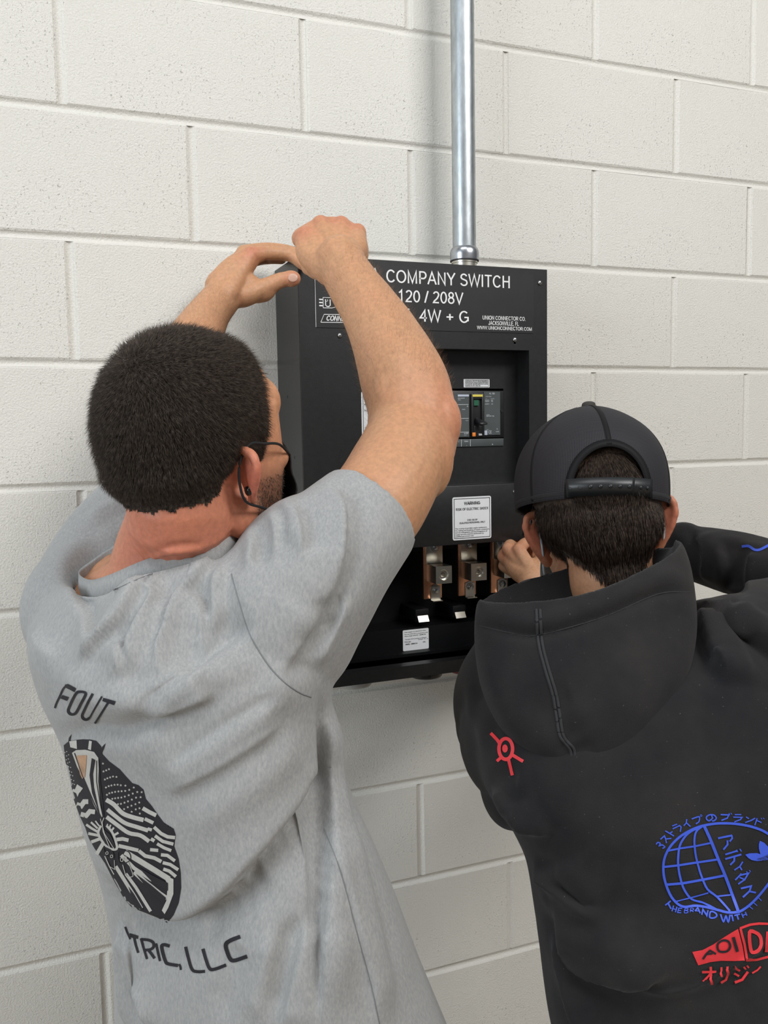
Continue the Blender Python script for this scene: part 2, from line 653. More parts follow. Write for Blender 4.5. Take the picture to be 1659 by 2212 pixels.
kmin = -8                           # whole courses below the zero joint; half course at the floor
rows = list(range(kmin, 8))
bed = {}
for k in rows + [8]:
    z = Z0 + k * S
    if z > ZT: continue
    if 'm' not in bed:
        a = Acc(); concave(a, (X0, 0, 0), (X1, 0, 0), (0, 0, 1))
        o = a.obj('bed_joint', M['joint'], wall, True); o.location = (0, 0, z); bed['m'] = o.data
    else:
        o = link('bed_joint', bed['m'], None, wall, (0, 0, z))
        o.name = 'bed_joint'
a = Acc(); concave(a, (0, 0, -S / 2 + .0058), (0, 0, S / 2 - .0058), (1, 0, 0))
hjo = a.obj('head_joint', M['joint'], wall, True)
hjm = hjo.data
used = False
for k in [-9] + rows:
    low = k == -9
    zc = Z0 + (k + .5) * S if not low else S / 4
    x = X0 + (0 if k % 2 == 0 else S)
    js = []
    if k % 2:
        o = link('block', (first_half if low else half[k % 2]), None, wall, (X0 + S / 2, 0, zc))
        js.append(X0 + S)
    while x < X1 - .01:
        w = 2 * S if x + 2 * S < X1 + .01 else S
        me = (first if low else full[random.randrange(5)]) if w > S * 1.5 else (first_half if low else half[0])
        o = link('block', me, None, wall, (x + w / 2, random.uniform(-.0004, .0004), zc))
        x += w
        if x < X1 - .01: js.append(x)
    for xx in js:
        if not used:
            hjo.location = (xx, .0003, zc); used = True; o = hjo
        else:
            o = link('head_joint', hjm, None, wall, (xx, .0003, zc))
        if low: o.scale = (1, 1, .5)

# ================================================================== the switch panel
PX0, PX1, PY = .3432, .8120, -.146
pz = lambda z: Z0 + z
PT, PB = pz(.1665), pz(-.5565)
panel = empty('switch_enclosure', ((PX0 + PX1) / 2, 0, PB))
tag(panel, 'black steel company switch enclosure mounted on the white block wall under the conduit', 'electrical panel')
T = .002
a = Acc()
a.box(PX0, PX1, -.004, 0, PB, PT)                       # back sheet
a.box(PX0, PX0 + T, PY + .004, -.004, PB, PT)           # left side
a.box(PX1 - T, PX1, PY + .004, -.004, PB, PT)
a.box(PX0 + T, PX1 - T, PY + .004, -.004, PT - T, PT)   # top
a.box(PX0 + T, PX1 - T, PY + .004, -.004, PB, PB + T)   # bottom
a.obj('cabinet', M['panel'], panel)
# front cover: frame round the breaker recess
RX0, RX1, RZ0, RZ1, RY = .487, .7740, pz(-.2184), pz(.0212), -.104
a = Acc()
zs0, zs1 = pz(-.2170), PT
a.box(PX0, RX0, PY, PY + T, zs0, zs1)
a.box(RX1, PX1, PY, PY + T, zs0, zs1)
a.box(RX0, RX1, PY, PY + T, RZ1, zs1)
a.obj('front_cover', M['panel'], panel)
a = Acc()
a.box(RX0 - T, RX0, PY + T, RY, RZ0, RZ1)
a.box(RX1, RX1 + T, PY + T, RY, RZ0, RZ1)
a.box(RX0 - T, RX1 + T, PY + T, RY, RZ1, RZ1 + T)
a.box(RX0 - T, RX1 + T, PY + T, RY, RZ0 - T, RZ0)
# recess back plate with an opening for the breaker
BX0, BX1, BZ0, BZ1 = .545, .7445, pz(-.1510), pz(-.0455)
a.box(RX0, BX0, RY, RY + T, RZ0, RZ1)
a.box(BX1, RX1, RY, RY + T, RZ0, RZ1)
a.box(BX0, BX1, RY, RY + T, RZ0, BZ0)
a.box(BX0, BX1, RY, RY + T, BZ1, RZ1)
a.obj('breaker_recess', M['panel'], panel)
lc = Acc().box(PX0, PX1, PY - .0006, PY + T, pz(-.3245), pz(-.2190)).obj('lower_cover', M['panel'], panel, bevel=.0012)
lip = Acc().box(PX0, PX1, PY, PY + T, PB, pz(-.5340)).box(PX0 + T, PX1 - T, PY + T, PY + .022, pz(-.5360), pz(-.5340))
lip.obj('bottom_lip', M['panel'], panel)
# dark wiring bay
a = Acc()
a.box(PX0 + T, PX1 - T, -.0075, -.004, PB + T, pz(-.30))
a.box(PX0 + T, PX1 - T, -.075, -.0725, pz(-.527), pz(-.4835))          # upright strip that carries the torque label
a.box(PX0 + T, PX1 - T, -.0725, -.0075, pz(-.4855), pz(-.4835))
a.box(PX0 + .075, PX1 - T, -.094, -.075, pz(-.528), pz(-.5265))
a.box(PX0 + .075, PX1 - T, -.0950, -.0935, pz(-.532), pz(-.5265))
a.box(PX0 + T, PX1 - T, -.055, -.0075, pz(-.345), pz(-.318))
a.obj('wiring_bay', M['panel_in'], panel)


def screw(px, py, plane, r=.0042, slot=True, name='cover_screw'):
    d = RAY(px, py); t = (plane - CAM[1]) / d[1]
    p = CAM + t * d
    a = Acc()
    secs = []
    for q, h in ((1, 0), (.98, .0012), (.8, .0024), (.45, .0031), (.08, .0033)):
        c = p + np.array([0, -h, 0])
        secs.append((c, np.array([r * q, 0, 0]), np.array([0, 0, r * q])))
    a.loft(secs, 1, 18)
    o = a.obj(name, M['steel'], panel, True)
    if slot:
        an = random.uniform(.3, 1.2)
        u = np.array([math.cos(an), 0, math.sin(an)]); v = np.array([-math.sin(an), 0, math.cos(an)])
        k = Acc(); w = .0006
        c = p + np.array([0, -.0034, 0])
        k.add([c + u * r * .8 + v * w, c + u * r * .8 - v * w, c - u * r * .8 - v * w, c - u * r * .8 + v * w,
               c + u * r * .8 + v * w + [0, .002, 0], c + u * r * .8 - v * w + [0, .002, 0], c - u * r * .8 - v * w + [0, .002, 0], c - u * r * .8 + v * w + [0, .002, 0]],
              [(0, 1, 2, 3), (7, 6, 5, 4), (0, 4, 5, 1), (1, 5, 6, 2), (2, 6, 7, 3), (3, 7, 4, 0)])
        k.obj('slot', M['black_ink'], o)
    return o


for px, py in ((1166, 611), (1112, 734), (1112, 1062)):
    screw(px, py, PY)
for cx, cz in ((.3585, .1424), (.412, .0395), (.412, -.2344)):
    p = np.array([cx, PY, pz(cz)]); v = p - CAM
    dd = v @ FW
    screw(PW / 2 + FPX * (v @ RT) / dd, PH / 2 - FPX * (v @ UP) / dd, PY)
# keyhole slot under the middle screw
a = Acc(); a.cyl((.7444, PY + .0005, pz(.0345)), (0, -1, 0), .0026, .0008, 14).box(.7425, .7463, PY - .0003, PY + .0005, pz(.030), pz(.0395))
a.obj('keyhole', M['black_ink'], panel)
# small knock holes in the left side
for px, py in ((621, 857), (619, 986), (636, 988)):
    d = RAY(px, py); t = (PX0 - CAM[0]) / d[0]; p = CAM + t * d
    Acc().cyl(p + [.0005, 0, 0], (-1, 0, 0), .0028, .0008, 12).obj('side_hole', M['black_ink'], panel)


def arc(cx, cy, rx, ry, a0, a1, n=14):
    return [(cx + rx * math.cos(math.radians(a0 + (a1 - a0) * i / n)), cy + ry * math.sin(math.radians(a0 + (a1 - a0) * i / n))) for i in range(n + 1)]


# plain sans capitals, cap height 1: advance width and pen strokes (kept inside the pen's half width)
GL = {
    'A': (.72, [[(.05, 0), (.36, .96), (.67, 0)], [(.16, .33), (.56, .33)]]),
    'B': (.68, [[(.13, .05), (.13, .95), (.38, .95)] + arc(.38, .73, .18, .22, 90, -90, 10) + [(.13, .51)], [(.38, .51)] + arc(.40, .28, .21, .23, 90, -90, 10) + [(.13, .05)]]),
    'C': (.74, [arc(.39, .5, .30, .45, 38, 322, 22)]),
    'D': (.74, [[(.13, .05), (.13, .95), (.34, .95)] + arc(.34, .5, .31, .45, 90, -90, 16) + [(.13, .05)]]),
    'E': (.66, [[(.61, .95), (.13, .95), (.13, .05), (.62, .05)], [(.13, .52), (.58, .52)]]),
    'F': (.60, [[(.58, .95), (.13, .95), (.13, 0)], [(.13, .5), (.53, .5)]]),
    'G': (.78, [arc(.40, .5, .31, .45, 45, 332, 22)[:-1] + [(.69, .20), (.69, .46), (.42, .46)]]),
    'H': (.74, [[(.13, 0), (.13, 1)], [(.61, 0), (.61, 1)], [(.13, .53), (.61, .53)]]),
    'I': (.28, [[(.14, 0), (.14, 1)]]),
    'J': (.52, [[(.38, 1), (.38, .27)] + arc(.225, .25, .155, .20, 0, -180, 12) + [(.07, .30)]]),
    'K': (.68, [[(.13, 0), (.13, 1)], [(.60, 1), (.14, .40)], [(.30, .60), (.62, 0)]]),
    'L': (.58, [[(.13, 1), (.13, .05), (.56, .05)]]),
    'M': (.84, [[(.12, 0), (.12, .97), (.42, .06), (.72, .97), (.72, 0)]]),
    'N': (.74, [[(.12, 0), (.12, .97), (.62, .03), (.62, 1)]]),
    'O': (.78, [arc(.39, .5, .32, .45, 90, 450, 30)]),
    'Ø': (.78, [arc(.39, .5, .32, .45, 90, 450, 30), [(.08, -.02), (.70, 1.02)]]),
    'P': (.67, [[(.13, 0), (.13, .95), (.38, .95)] + arc(.38, .69, .21, .26, 90, -90, 12) + [(.13, .43)]]),
    'Q': (.78, [arc(.39, .5, .32, .45, 90, 450, 30), [(.45, .25), (.70, .0)]]),
    'R': (.73, [[(.13, 0), (.13, .95), (.42, .95)] + arc(.42, .70, .20, .25, 90, -90, 12) + [(.13, .45)], [(.40, .45), (.66, 0)]]),
    'S': (.67, [arc(.335, .715, .225, .235, 20, 180, 10)[:-1] + [(.12, .66), (.2, .57), (.36, .51), (.52, .44)] + arc(.335, .275, .245, .225, 25, -165, 14)]),
    'T': (.62, [[(.02, .95), (.60, .95)], [(.31, .95), (.31, 0)]]),
    'U': (.74, [[(.12, 1), (.12, .33)] + arc(.37, .33, .25, .28, 180, 360, 14) + [(.62, 1)]]),
    'V': (.68, [[(.04, 1), (.34, .04), (.64, 1)]]),
    'W': (.96, [[(.04, 1), (.25, .04), (.48, .96), (.71, .04), (.92, 1)]]),
    'X': (.68, [[(.05, 1), (.63, 0)], [(.63, 1), (.05, 0)]]),
    'Y': (.68, [[(.04, 1), (.34, .45), (.64, 1)], [(.34, .45), (.34, 0)]]),
    'Z': (.62, [[(.06, .95), (.55, .95), (.06, .05), (.58, .05)]]),
    '0': (.58, [arc(.29, .5, .215, .45, 90, 450, 26)]),
    '1': (.58, [[(.12, .76), (.22, .82), (.33, .96), (.33, 0)]]),
    '2': (.58, [arc(.29, .72, .20, .23, 165, -25, 12) + [(.36, .40), (.14, .18), (.08, .05), (.51, .05)]]),
    '3': (.58, [arc(.28, .72, .18, .23, 160, -80, 12) + arc(.28, .28, .21, .24, 80, -165, 14)]),
    '4': (.58, [[(.40, 0), (.40, .93), (.06, .30), (.53, .30)]]),
    '5': (.58, [[(.48, .95), (.17, .95), (.10, .47), (.2, .56)] + arc(.28, .31, .21, .26, 100, -160, 14)]),
    '6': (.58, [arc(.29, .29, .20, .24, 90, 450, 18), [(.09, .30), (.10, .62), (.18, .87), (.30, .95), (.46, .86), (.49, .74)]]),
    '7': (.58, [[(.06, .95), (.51, .95), (.32, .55), (.22, 0)]]),
    '8': (.58, [arc(.29, .74, .175, .21, 90, 450, 18), arc(.29, .28, .215, .235, 90, 450, 20)]),
    '9': (.58, [arc(.29, .71, .20, .24, 90, 450, 18), [(.49, .70), (.48, .40), (.40, .13), (.28, .05), (.12, .13), (.09, .25)]]),
    '.': (.28, [[(.14, 0), (.14, .11)]]), ',': (.28, [[(.15, .11), (.15, 0), (.10, -.14)]]), '/': (.30, [[(.02, 0), (.28, 1)]]),
    '+': (.62, [[(.06, .45), (.56, .45)], [(.31, .19), (.31, .71)]]), '-': (.36, [[(.04, .35), (.32, .35)]]), ' ': (.28, []),
    "'": (.2, [[(.1, 1), (.1, .7)]]), ':': (.28, [[(.14, 0), (.14, .11)], [(.14, .55), (.14, .66)]]),
}


def pen(pts, w):
    """Flat ribbon along a 2-D run with mitred corners -> list of (left, right)."""
    pts = [np.array(p, float) for p in pts]
    q = [pts[0]]
    for p in pts[1:]:
        if np.linalg.norm(p - q[-1]) > 1e-4: q.append(p)
    pts = q
    loop = len(pts) > 3 and np.linalg.norm(pts[0] - pts[-1]) < 1e-3
    out = []
    m = len(pts)
    for i in range(m):
        a = pts[i] - pts[i - 1] if i else (pts[-1] - pts[-2] if loop else pts[1] - pts[0])
        b = pts[i + 1] - pts[i] if i < m - 1 else (pts[1] - pts[0] if loop else pts[i] - pts[i - 1])
        a = a / (np.linalg.norm(a) + 1e-9); b = b / (np.linalg.norm(b) + 1e-9)
        t = a + b
        if np.linalg.norm(t) < .2: t = a
        t = t / np.linalg.norm(t)
        k = 1 / max(.38, float(t @ a))
        nn = np.array([-t[1], t[0]]) * w / 2 * k
        out.append((pts[i] + nn, pts[i] - nn))
    return out


def glyphs(txt, weight=.125, gap=.03):
    """(V2, F, width) for a line of capitals, cap height 1."""
    V, F, x = [], [], 0.0
    W = []
    for ch in txt:
        adv, st = GL.get(ch, GL['-'])
        for s_ in st:
            b_ = len(V)
            pr = pen(s_, weight)
            for l, r_ in pr: V += [(l[0] + x, l[1]), (r_[0] + x, r_[1])]
            W += [len(W) and (W[-1] + 1) % 5] * (2 * len(pr))
            F += [(b_ + 2 * i, b_ + 2 * i + 1, b_ + 2 * i + 3, b_ + 2 * i + 2) for i in range(len(pr) - 1)]
        x += adv + gap
    return np.array(V), F, np.array(W)


def lettering(name, items, y, material, parent, bold=0.0, depth=.0):
    """items: (text, x0, x1, z0, z1, shear) fitted to that box on the plane y. x1 None keeps the letters' own width."""
    V, F = [], []
    for it in items:
        txt, x0, x1, z0, z1 = it[:5]
        if txt == txt.upper():
            v, f, _w = glyphs(txt, .118 + bold * 4)
            if len(it) > 5: v[:, 0] += v[:, 1] * it[5]
            mn, mx = v.min(0), v.max(0)
            X = (v[:, 0] - mn[0]) * (x1 - x0) / (mx[0] - mn[0]) + x0
            b_ = len(V)
            V += [(X[i], y - _w[i] * 4e-5, Z0 + z0 + v[i, 1] * (z1 - z0)) for i in range(len(v))]
            F += [tuple(b_ + i for i in q) for q in f]
            continue
        sh = it[5] if len(it) > 5 else 0
        cu = bpy.data.curves.new('tmp', 'FONT')
        cu.body = txt; cu.size = 1.0; cu.offset = bold; cu.resolution_u = 3; cu.shear = sh
        o = bpy.data.objects.new('tmp', cu); COL.objects.link(o)
        dg = bpy.context.evaluated_depsgraph_get()
        ev = o.evaluated_get(dg); me = ev.to_mesh()
        v = np.array([q.co[:] for q in me.vertices]); f = [tuple(p.vertices) for p in me.polygons]
        ev.to_mesh_clear(); bpy.data.objects.remove(o); bpy.data.curves.remove(cu)
        if not len(v): continue
        mn, mx = v.min(0), v.max(0)
        sz = (z1 - z0) / (mx[1] - mn[1])
        if x1 is None: sx = sz
        elif x0 is None: sx = sz
        else: sx = (x1 - x0) / (mx[0] - mn[0])
        X = (v[:, 0] - mn[0]) * sx + (x0 if x0 is not None else x1 - (mx[0] - mn[0]) * sx)
        Zc = (v[:, 1] - mn[1]) * sz + z0
        b_ = len(V)
        V += [(X[i], y, Z0 + Zc[i]) for i in range(len(v))]
        F += [tuple(b_ + i for i in q) for q in f]
    o = mesh_obj(name, V, F, material, parent, smooth=False)
    return o


def each(name, items, *a):
    for it in items: lettering(name, [it], *a)


def rounded(x0, x1, y, z0, z1, r, t=.0006, n=5):
    pts = []
    for cx, cz, a0 in ((x1 - r, z1 - r, 0), (x0 + r, z1 - r, 90), (x0 + r, z0 + r, 180), (x1 - r, z0 + r, 270)):
        for i in range(n + 1):
            an = math.radians(a0 + 90 * i / n)
            pts.append((cx + r * math.cos(an), cz + r * math.sin(an)))
    V = [(p[0], y, Z0 + p[1]) for p in pts] + [(p[0], y + t, Z0 + p[1]) for p in pts]
    k = len(pts)
    F = [tuple(range(k)), tuple(range(2 * k - 1, k - 1, -1))] + [(i, k + i, k + (i + 1) % k, (i + 1) % k) for i in range(k)]
    return Acc().add(V, F)


def ring_rect(x0, x1, y, z0, z1, w):
    a = Acc()
    for b_ in ((x0, x1, z1 - w, z1), (x0, x1, z0, z0 + w), (x0, x0 + w, z0, z1), (x1 - w, x1, z0, z1)):
        a.add([(b_[0], y, Z0 + b_[2]), (b_[1], y, Z0 + b_[2]), (b_[1], y, Z0 + b_[3]), (b_[0], y, Z0 + b_[3])], [(0, 1, 2, 3)])
    return a


# engraved nameplate
np_ = rounded(.3702, .7835, PY - .0010, .0517, .1560, .0015, .0010).obj('nameplate', M['plate'], panel)
lettering('lettering', [
    ('100A.', .4225, .4915, .1300, .1512), ('COMPANY SWITCH', .4965, .7340, .1300, .1512),
    ('120 / 208V', .5185, .6415, .0985, .1185),
    ('3Ø  4W + G', .5035, .6515, .0665, .0870)], PY - .0013, M['white_ink'], np_, .0)
lettering('maker_lettering', [
    ('UNION CONNECTOR CO.', .6790, .7660, .0735, .0803),
    ('JACKSONVILLE, FL', .6905, .7520, .0644, .0714),
    ('WWW.UNIONCONNECTOR.COM', .6675, .7790, .0562, .0622)], PY - .0013, M['white_ink'], np_, .006)
a = Acc()


def strokes_plane(acc, pts, w, y):
    y -= 4e-5 * (len(acc.F) % 5)
    pts = np.array(pts, float)
    T_ = np.gradient(pts, axis=0); T_ /= np.linalg.norm(T_, axis=1, keepdims=True) + 1e-12
    nn = np.column_stack([-T_[:, 1], T_[:, 0]]) * w / 2
    V = []
    for p, q in zip(pts, nn): V += [(p[0] + q[0], y, Z0 + p[1] + q[1]), (p[0] - q[0], y, Z0 + p[1] - q[1])]
    acc.add(V, [(2 * i, 2 * i + 1, 2 * i + 3, 2 * i + 2) for i in range(len(pts) - 1)])


yl = PY - .0013
strokes_plane(a, [(.3706, .0520), (.3706, .1555)], .0007, yl)
strokes_plane(a, [(.3790, .0600), (.3850, .0730), (.4560, .0745), (.4500, .0615), (.3790, .0600)], .0010, yl)
for zz in (.0870, .0920, .0970): strokes_plane(a, [(.3770, zz), (.3830, zz)], .0020, yl)
strokes_plane(a, [(.3838, .0835), (.3838, .1005), (.3990, .1005), (.4050, .0960), (.4060, .0860), (.3990, .0838), (.3838, .0835)], .0010, yl)
strokes_plane(a, [(.3880, .0975), (.3880, .0880), (.3905, .0860), (.3935, .0860), (.3960, .0880), (.3960, .0975)], .0016, yl)
strokes_plane(a, [(.3880, .0940), (.3910, .0945), (.3920, .0960), (.3910, .0975)], .0008, yl)
a.obj('maker_emblem', M['white_ink'], np_)
lettering('emblem_lettering', [('CONNECTOR', .3890, .4470, .0632, .0712, .25)], yl, M['white_ink'], np_, .015)

# warning label
wl = rounded(.6158, .6933, PY - .0014, -.3165, -.2395, .0035, .0007).obj('warning_label', M['label'], panel)
y2 = PY - .0017
ring_rect(.6185, .6908, y2, -.3138, -.2422, .0010).obj('border', M['black_ink'], wl)
lettering('lettering', [('WARNING', .6385, .6710, -.2537, -.2484)], y2, M['black_ink'], wl, .02)
lettering('lettering', [
    ('RISK OF ELECTRIC SHOCK', .6225, .6875, -.2635, -.2592),
    ('FOR USE BY', .6450, .6655, -.2828, -.2798),
    ('QUALIFIED PERSONNEL ONLY', .6290, .6808, -.2875, -.2845),
    ('The routing of portable supply conductors,', .6205, .6845, -.2977, -.2946),
    ('the making and breaking of supply connectors', .6205, .6890, -.3012, -.2981),
    ('and the energization and de-energization of', .6205, .6850, -.3047, -.3016),
    ('supply services shall be performed by', .6205, .6780, -.3082, -.3051),
    ('qualified personnel only.', .6205, .6580, -.3117, -.3086)], y2, M['black_ink'], wl, .01)

# label half hidden by the arm
ll = rounded(.4475, .4840, PY - .0007, -.1290, -.0530, .003, .0006).obj('listing_label', M['label'], panel)
y3 = PY - .0010
a = ring_rect(.4500, .4816, y3, -.1265, -.0555, .0008)
th = np.linspace(0, 2 * np.pi, 25)
strokes_plane(a, [(.4610 + .0045 * math.cos(t), -.1115 + .0045 * math.sin(t)) for t in th], .0008, y3)
a.obj('border', M['black_ink'], ll)
each('lettering', [('C', .4530, .4548, -.1150, -.1125), ('PANELBOARD', .4525, .4800, -.0660, -.0635), ('RATED', .4525, .4660, -.0760, -.0735),
                        ('FOR USE IN', .4525, .4760, -.0860, -.0835)], y3, M['black_ink'], ll, .01)

# trip notice above the breaker
yr = RY - .0002
tl = rounded(.6620, .7150, RY - .0008, -.0435, -.0285, .001, .0006).obj('trip_label', M['label'], panel)
y4 = RY - .0011
ring_rect(.6652, .7128, y4, -.0424, -.0297, .0006).obj('border', M['black_ink'], tl)
lettering('lettering', [('AUTOMATIC TRIP OFF CIRCUIT BREAKER IS', .6665, .7115, -.0329, -.0308), ('INDICATED BY HANDLE POSITION BETWEEN', .6665, .7115, -.0356, -.0335),
                        ('ON AND OFF. RESTORE SERVICE BY MOVING', .6665, .7115, -.0383, -.0362), ("HANDLE TO 'OFF' THEN 'ON'", .6665, .6960, -.0411, -.0390)], y4, M['black_ink'], tl, .01)

# ---- circuit breaker (a thing of its own, bolted in the recess)
brk = empty('circuit_breaker', (.645, RY, pz(-.151)))
tag(brk, 'grey moulded circuit breaker with black toggle set in the panel recess', 'breaker')
yb = RY - .004           # face
Acc().box(BX0, BX1 - .0008, yb + .002, -.03, BZ0 + .0155, BZ1 - .004).obj('case', M['breaker_dk'], brk, bevel=.001)
Acc().box(BX0, BX1 - .0015, yb + .0015, -.03, BZ0, BZ0 + .0138).obj('terminal_cover', M['breaker'], brk, bevel=.0006)
fp = Acc().box(.7015, .7350, yb, yb + .0025, pz(-.1305), pz(-.0515)).obj('rating_plate', M['breaker'], brk)
fl = Acc().box(.600, .6705, yb, yb + .0025, pz(-.1330), pz(-.0545)).obj('face_plate', M['breaker'], brk)
tg = Acc().box(.6745, .6795, yb - .002, yb + .002, pz(-.1330), pz(-.0550)).box(.6960, .7010, yb - .002, yb + .002, pz(-.1330), pz(-.0550)) \
    .box(.6795, .6960, yb - .002, yb + .002, pz(-.1330), pz(-.1130)).box(.6795, .6960, yb - .002, yb + .002, pz(-.0650), pz(-.0550)).obj('toggle_housing', M['breaker_dk'], brk, bevel=.0008)
a = Acc()
a.loft([((.6880, yb + .004, pz(-.1035)), (.0050, 0, 0), (0, 0, .0065)), ((.6885, yb - .008, pz(-.1065)), (.0055, 0, 0), (0, .001, .0048)),
        ((.6915, yb - .016, pz(-.1090)), (.0075, 0, 0), (0, .001, .0030)), ((.6920, yb - .018, pz(-.1095)), (.006, 0, 0), (0, .001, .0022))], 2, 20, e=.6)
a.obj('toggle_handle', M['breaker_dk'], tg, True)
Acc().box(.6800, .6900, yb - .0015, yb + .001, pz(-.0765), pz(-.0665)).obj('green_flag', M['green'], tg)
Acc().box(.6770, .6975, yb - .0026, yb - .0015, pz(-.0605), pz(-.0565)).obj('yellow_flag', M['yellow'], tg)
Acc().box(.6755, .6815, yb - .0045, yb - .0015, pz(-.1325), pz(-.1255)).obj('trip_button', M['orange'], tg, bevel=.0004)
lettering('amp_mark', [('100A', .6885, .6960, -.1310, -.1278)], yb - .0024, M['white_ink'], tg, .02)
Acc().box(.6480, .6703, yb - .0006, yb + .001, pz(-.0600), pz(-.0565)).obj('catalogue_strip', M['bluegrey'], fl)
Acc().box(.7016, .7075, yb - .0008, yb + .001, pz(-.1305), pz(-.1222)).obj('grade_mark', M['bluegrey'], fp)
each('lettering', [('HL 150', .7125, .7235, -.0562, -.0533), ('CURRENT LIMITING', .7045, .7165, -.0607, -.0594), ('Ir        In(A)', .7050, .7230, -.0652, -.0635),
                               ('240V   65', .7030, .7200, -.0677, -.0662), ('480V   35', .7030, .7200, -.0700, -.0685), ('600V   18', .7030, .7200, -.0745, -.0730),
                               ('3 POLE', .7060, .7125, -.0942, -.0928), ('50/60 Hz', .7060, .7225, -.0970, -.0945), ('CE', .7100, .7165, -.1278, -.1225),
                               ('CAT A', .7060, .7110, -.1215, -.1200), ('UL', .7270, .7300, -.1205, -.1185), ('LISTED', .7255, .7320, -.1255, -.1235)], yb - .0003, M['grey_ink'], fp, .015)
a = Acc()
for z in (-.0745, -.0995, -.1245): strokes_plane(a, [(.610, z), (.6695, z)], .0010, yb - .0003)
a.obj('rule_lines', M['grey_ink'], fl)
each('lettering', [('MOLDED CASE BREAKER', .6480, .6620, -.0640, -.0622), ('SERIES 2', .6480, .6540, -.0667, -.0653), ('A', .6660, .6690, -.0790, -.0765), ('120/240', .6560, .6625, -.0840, -.0825),
                             ('TEST', .6630, .6690, -.1040, -.1028), ('8 EIPF', .6600, .6690, -.1285, -.1255), ('kA', .6600, .6650, -.1312, -.1302)], yb - .0003, M['grey_ink'], fl, .015)
each('lettering', [('1000A', .6610, .6690, -.1425, -.1400), ('2', .6650, .6665, -.1497, -.1483), ('A', .6490, .6505, -.1425, -.1405), ('8', .7180, .7205, -.1490, -.1470)], RY - .0027, M['grey_ink'], brk, .015)
a = Acc()
for x in (.6550, .6735): strokes_plane(a, [(x, -.1505), (x, -.1378)], .0010, RY - .0027)
a.obj('terminal_rules', M['grey_ink'], brk)
Acc().cyl((.7395, yb + .002, pz(-.0865)), (0, -1, 0), .0028, .0012, 16).obj('case_screw', M['breaker_dk'], brk)

# ---- bus bars, lugs and bolts in the wiring bay
YB = -.060


def hexbolt(x, y, z, parent, r=.0078, m=None):
    a = Acc(); a.cyl((x, y, z), (0, -1, 0), r * 1.28, .0016, 24)
    w = a.obj('washer', m or M['zinc'], parent)
    a = Acc(); a.cyl((x, y - .0016, z), (0, -1, 0), r * .92, .0055, 6, r * .86)
    a.cyl((x, y - .0071, z), (0, -1, 0), r * .62, .0006, 16, r * .5)
    a.obj('bolt', m or M['zinc'], parent, bevel=.0006)


def bus(x0, which):
    w = .0375
    t = Acc().box(x0, x0 + w, YB, YB + .006, pz(-.4360), pz(-.30)).obj('bus_bar', M['copper'], panel, bevel=.0006)
    t['label'] = which
    lx0, lx1 = x0 + .004, x0 + w + .0005
    lg = Acc().box(lx0, lx1, YB - .004, YB, pz(-.3690), pz(-.306)).obj('lug_tang', M['tin'], t, bevel=.0006)
    # lug block with a round mouth: ring of faces so that the bore is a real hole
    cx, cz, hw = (lx0 + lx1) / 2 + .002, pz(-.3855), .0162
    y0, y1 = YB, -.1000
    r = .0100
    k = 32
    V, F = [], []
    def sq(t):
        c, s_ = math.cos(t), math.sin(t)
        q = max(abs(c), abs(s_)); return c / q * hw, s_ / q * hw
    for i in range(k):
        t_ = 2 * math.pi * i / k + math.pi / 4
        a_, b_ = sq(t_)
        c, s_ = math.cos(t_), math.sin(t_)
        V += [(cx + a_, y1, cz + b_), (cx + a_, y0, cz + b_), (cx + r * c, y1, cz + r * s_), (cx + r * .93 * c, y1 + .0035, cz + r * .93 * s_), (cx + r * .80 * c, y1 + .0042, cz + r * .80 * s_)]
    for i in range(k):
        j = (i + 1) % k
        for q in (0, 2, 3):
            p = {0: (0, 2), 2: (2, 3), 3: (3, 4)}[q]
            F.append((5 * i + p[0], 5 * i + p[1], 5 * j + p[1], 5 * j + p[0]))
        F.append((5 * i, 5 * j, 5 * j + 1, 5 * i + 1))
    F.append(tuple(5 * i + 1 for i in range(k)))
    Acc().add(V, F).obj('lug_block', M['tin'], t)
    # set screw in the mouth with a hex socket
    a = Acc()
    V, F = [], []
    for i in range(24):
        t_ = 2 * math.pi * i / 24
        V.append((cx + r * .80 * math.cos(t_), y1 + .0042, cz + r * .80 * math.sin(t_)))
    hx = .0052
    def hexr(t): 
        m_ = (t % (math.pi / 3)) - math.pi / 6
        return hx * math.cos(math.pi / 6) / math.cos(m_)
    for dy in (.0042, .010):
        for i in range(24):
            t_ = 2 * math.pi * i / 24
            V.append((cx + hexr(t_) * math.cos(t_), y1 + dy, cz + hexr(t_) * math.sin(t_)))
    for i in range(24):
        j = (i + 1) % 24
        F += [(i, j, 24 + j, 24 + i), (24 + i, 24 + j, 48 + j, 48 + i)]
    F.append(tuple(range(48, 72)))
    a.add(V, F).obj('set_screw', M['tin'], t)
    hexbolt((lx0 + lx1) / 2, YB - .004, pz(-.3365), t)
    hexbolt(x0 + w * .62, YB, pz(-.4190), t)
    a = Acc(); a.box(x0 + .0135, x0 + .0335, YB - .0026, YB - .0010, pz(-.4385), pz(-.4120)).box(x0 + .0135, x0 + .0335, YB - .012, YB - .0010, pz(-.4400), pz(-.4385))
    a.obj('bracket', M['tin'], t)
    return t


bus(.4405, 'copper bar by the grey sleeve')
bus(.5970, 'copper bar with silver lug, brightest')
bus(.6695, 'copper bar with silver lug under the warning label')
bus(.7395, 'copper bar behind the worker\'s hand')
